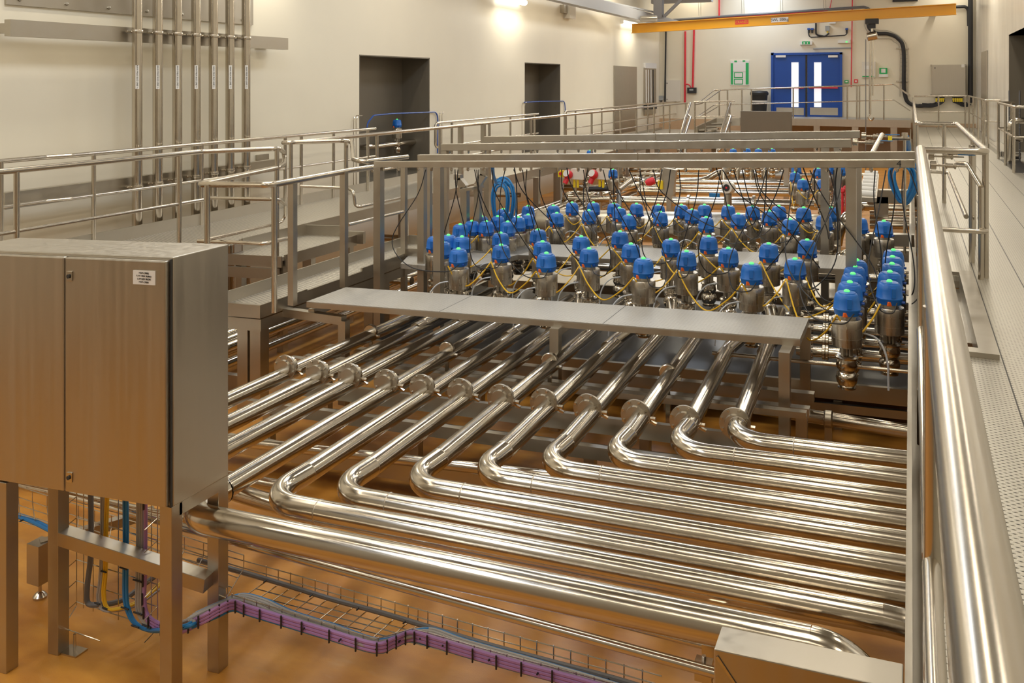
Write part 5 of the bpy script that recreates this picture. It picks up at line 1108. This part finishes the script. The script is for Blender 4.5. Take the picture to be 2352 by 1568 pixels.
strands('blue_cables', 'blue cable strands dropping under the cabinet', [cv(288, 1080), cv(289, 1260), cv(288, 1360), cv(294, 1400), cv(312, 1432), cv(350, 1448), tw(420, 1440, .31), tw(455, 1424, .31)], .0085, 2, BLUEC, (.017, 0, 0), (.2, .4, .6, .8))
strands('grey_cables', 'grey cable strands between the blue and purple cables under the cabinet', [cv(322, 1080), cv(321, 1280), cv(319, 1370), cv(321, 1405), cv(338, 1432), cv(375, 1445), tw(440, 1424, .33)], .0075, 3, GREYC, (.0145, 0, 0), (.25, .5, .7))
pp_ = [cv(335, 1080), cv(334, 1290), cv(332, 1380), cv(345, 1425), cv(400, 1447), tw(455, 1427, .32), tw(500, 1402, .34), tw(535, 1388, .33)]
near_c = [(570, 1400), (650, 1424), (760, 1457), (862, 1486), (905, 1474), (945, 1460), (1000, 1474), (1100, 1504), (1200, 1532), (1330, 1567), (1450, 1602)]
NC = [tw(*p, .325) for p in near_c]
strands('purple_cables', 'purple cable strands looping from the cabinet along the wire basket', pp_+NC, .0085, 3, PURPLE, (0, .0, .0145), tuple(.02+.03*i for i in range(31)))
far2 = [(440, 1415), (500, 1388), (545, 1372), (600, 1385), (660, 1412), (760, 1444), (860, 1476), (930, 1458), (985, 1452), (1060, 1478), (1200, 1518), (1330, 1556), (1450, 1592)]
strands('grey_cables', 'long grey cable strands in the foreground basket next to the purple ones', [tw(*p, .325) for p in far2], .008, 4, GREYC, (0, .016, .0), tuple(.1+.07*i for i in range(12)))
strands('blue_cables', 'long blue cable strand at the inner edge of the foreground cables', [tw(x+12, y-7, .325) for x, y in far2], .008, 1, BLUEC, (0, .014, 0))
strands('blue_cables', 'blue cable strands lying under the purple cables in the basket', [tw(x, y+10, .305) for x, y in [(440, 1430), (500, 1405), (535, 1390)]+near_c], .008, 1, BLUEC, (0, 0, .012))
strands('dark_cable', 'thick dark grey cable along the far side of the foreground basket', [tw(*p, .32) for p in ((455, 1285), (530, 1305), (640, 1338), (760, 1375), (880, 1408), (1000, 1444), (1120, 1480), (1250, 1515), (1400, 1555), (1500, 1585))], .011, 1, DGREY, (0, .01, 0), tuple(.1+.1*i for i in range(9)))
strands('blue_cables', 'blue cable strands in the basket behind the cabinet legs', [tw(*p, .38) for p in ((-20, 1172), (60, 1190), (150, 1232), (260, 1272), (330, 1300), (400, 1330))], .010, 2, BLUEC, (0, .016, 0), (.2, .4, .6))

# ================================================================== FAR PLATFORM, STAIRS AND LADDERS
ZF = W(1850, 270, Y=31.6).z-.02
fpx0, fpx1 = W(1700, 270, Y=31.4).x, .0
fp_ = thing('far_platform', 'raised steel platform in front of the blue double doors', 'platform', (-3, 31.8, 0))
MB().box(fpx0, fpx1, 31.3, 32.95, ZF-.05, ZF).build('deck', PLATE, fp_, flat=True)
MB().box(fpx0, fpx1, 31.27, 31.3, ZF-.24, ZF).build('fascia', SHEET, fp_, flat=True)
for px in (1876, 1964, 2053): 
    x = W(px, 300, Y=31.3).x; MB().box(x-.10, x+.10, 31.3, 31.45, -.3, ZF-.2).build('support_leg', BEAM, fp_, flat=True)
def FP(px, py, Y=31.3): return W(px, py, Y=Y)
def postsat(pxs, top, zf, Y=31.3): return [(FP(x, top(x), Y), zf) for x in pxs]
tl = lambda x: 207-(x-1640)*.0325
tp = [FP(1602, 237, 30), FP(1640, 207), FP(2053, 193.5), W(2090, 220, Y=28.5)]
ml = [FP(1602, 267, 30), FP(1640, 241), FP(2053, 229.5), W(2090, 254, Y=28.5)]
handrail('far_handrail', 'handrail in front of the blue doors, sloping down at both ends', [tp], [ml], postsat((1652, 1671, 1704, 1726, 1822, 1946, 1968, 1974, 2030), tl, ZF))
tp2 = [FP(1625, 237, 30.6), FP(1652, 214, 30.9), FP(1660, 209, 31.2)]
handrail('stair_handrail', 'short sloping stair handrail left of the far platform', [[FP(1596, 240, 29), FP(1612, 237, 29.4), FP(1655, 207, 31)]], [[FP(1600, 268, 29.2), FP(1620, 262, 29.5), FP(1652, 243, 31)]], [(FP(1620, 232, 29.5), .9), (FP(1596, 240, 29), .9)])
handrail('stair_handrail', 'lower level handrail left of the steel screen', [[W(1594, 234, Y=28), W(1688, 232, Y=28)]], [[W(1594, 268, Y=28), W(1688, 267, Y=28)]], [(W(1596, 234, Y=28), .88), (W(1676, 232, Y=28), .88)])
st = thing('far_stairs', 'angled steel stair stringer rising to the far platform', 'stairs', (-6, 30, 0))
m = MB(); m.beam(W(1600, 300, Y=29.5), W(1645, 280, Y=30.6), .08, .28); m.beam(W(1640, 280, Y=30.6), W(1700, 280, Y=30.6), .08, .25); m.build('stringer', BEAM, st, flat=True)
MB().beam(W(1640, 283, Y=30.7), W(1640, 350, Y=30.7), .15, .15, (0, 1, 0)).build('support_leg', BEAM, st, flat=True)
for k in range(3): MB().beam(W(1603+k*14, 298-k*7, Y=29.7+.35*k), W(1650+k*14, 296-k*7, Y=29.7+.35*k), .3, .05).build('tread', BEAM, st, flat=True)
# landing the side walkway joins
MB().box(-8.0, W(1690, 305, Y=28).x, 27.6, 31.2, .84, .88).build('landing_deck', GRATE, lw, flat=True)
m = MB(); m.box(-6.6, W(1695, 305, Y=28).x, 27.55, 27.6, .70, .89); m.build('landing_fascia', BEAM, lw, flat=True)
# ladder with two bright handrails
lad = thing('access_ladder', 'sloping access ladder with two pairs of bright handrails at the far left', 'ladder', W(1600, 380, Y=25.5))
for x in (1585, 1677):
    MB().tube([W(x, 237, Y=27.6), W(x-22, 310, Y=26), W(x-27, 350, Y=25.4), W(x-22, 340, Y=25.4), W(x+1, 268, Y=27.4), W(x-4, 264, Y=27.5)], .045, 10, rad=.1).build('handrail', RAIL, lad)
for x in (1578, 1652):
    MB().beam(W(x, 312, Y=27.2), W(x-8, 385, Y=25.6), .06, .22).build('stringer', BEAM, lad, flat=True)
for k in range(4): MB().beam(W(1577-k*2, 318+k*19, Y=27-.4*k), W(1651-k*2, 317+k*19, Y=27-.4*k), .25, .05).build('tread', BEAM, lad, flat=True)
# steel screen
a, b_ = W(1701, 255, Y=25), W(1818, 310, Y=25); sc = thing('steel_screen', 'large plain steel splash screen before the far platform', 'screen', V(((a.x+b_.x)/2, 25, 0)))
MB().box(a.x, b_.x, 25, 25.15, W(1760, 400, Y=25).z, a.z).build('panel', DARK, sc, flat=True)
for x in (a.x+.1, b_.x-.1): MB().box(x-.05, x+.05, 25.15, 25.25, -.3, a.z-.1).build('post', BEAM, sc, flat=True)
for k, px in enumerate((1690, 1905, 1990)):
    pass
# diagonal rail near the far bars and open machine frames beyond
tag(MB().tube([W(2026, 309, Y=BARS[2][2]+.3), W(2003, 352, Y=BARS[2][2]-.6)], .022, 12).build('sloping_tube', RAIL), 'sloping bright tube beside the far ball valves', 'tube')
for k, (px, pt, pb) in enumerate(((1278, 385, 480), (1545, 385, 500), (1806, 380, 480), (1488, 320, 400), (2045, 380, 440))):
    a = W(px, pb, z=.1); tag(MB().beam(P(a.x, a.y, 0), V((a.x, a.y, W(px, pt, Y=a.y).z)), .10, .10, (0, 1, 0)).build('frame_post', BEAM, flat=True), 'plain square steel post standing in the far pipework, %s counted' % ['leftmost', 'third from left', 'fourth from left', 'second from left', 'rightmost'][k], 'post', 'far frame posts')
tp_ = thing('wall_tap', 'small tap with yellow tag above the blue hose', 'tap', W(2078, 318, z=2.0)); p = W(2078, 318, z=2.0)
MB().tube([p, p-V((0, 0, 1.2))], .015, 6).tube([p-V((.12, 0, 0)), p+V((.05, 0, 0))], .02, 8).lathe([(.03, 0), (.03, .06)], p, n=8).build('tap_body', RAIL, tp_); MB().box(p.x-.16, p.x-.12, p.y-.01, p.y+.01, p.z-.03, p.z+.02).build('yellow_tag', YELP, tp_)
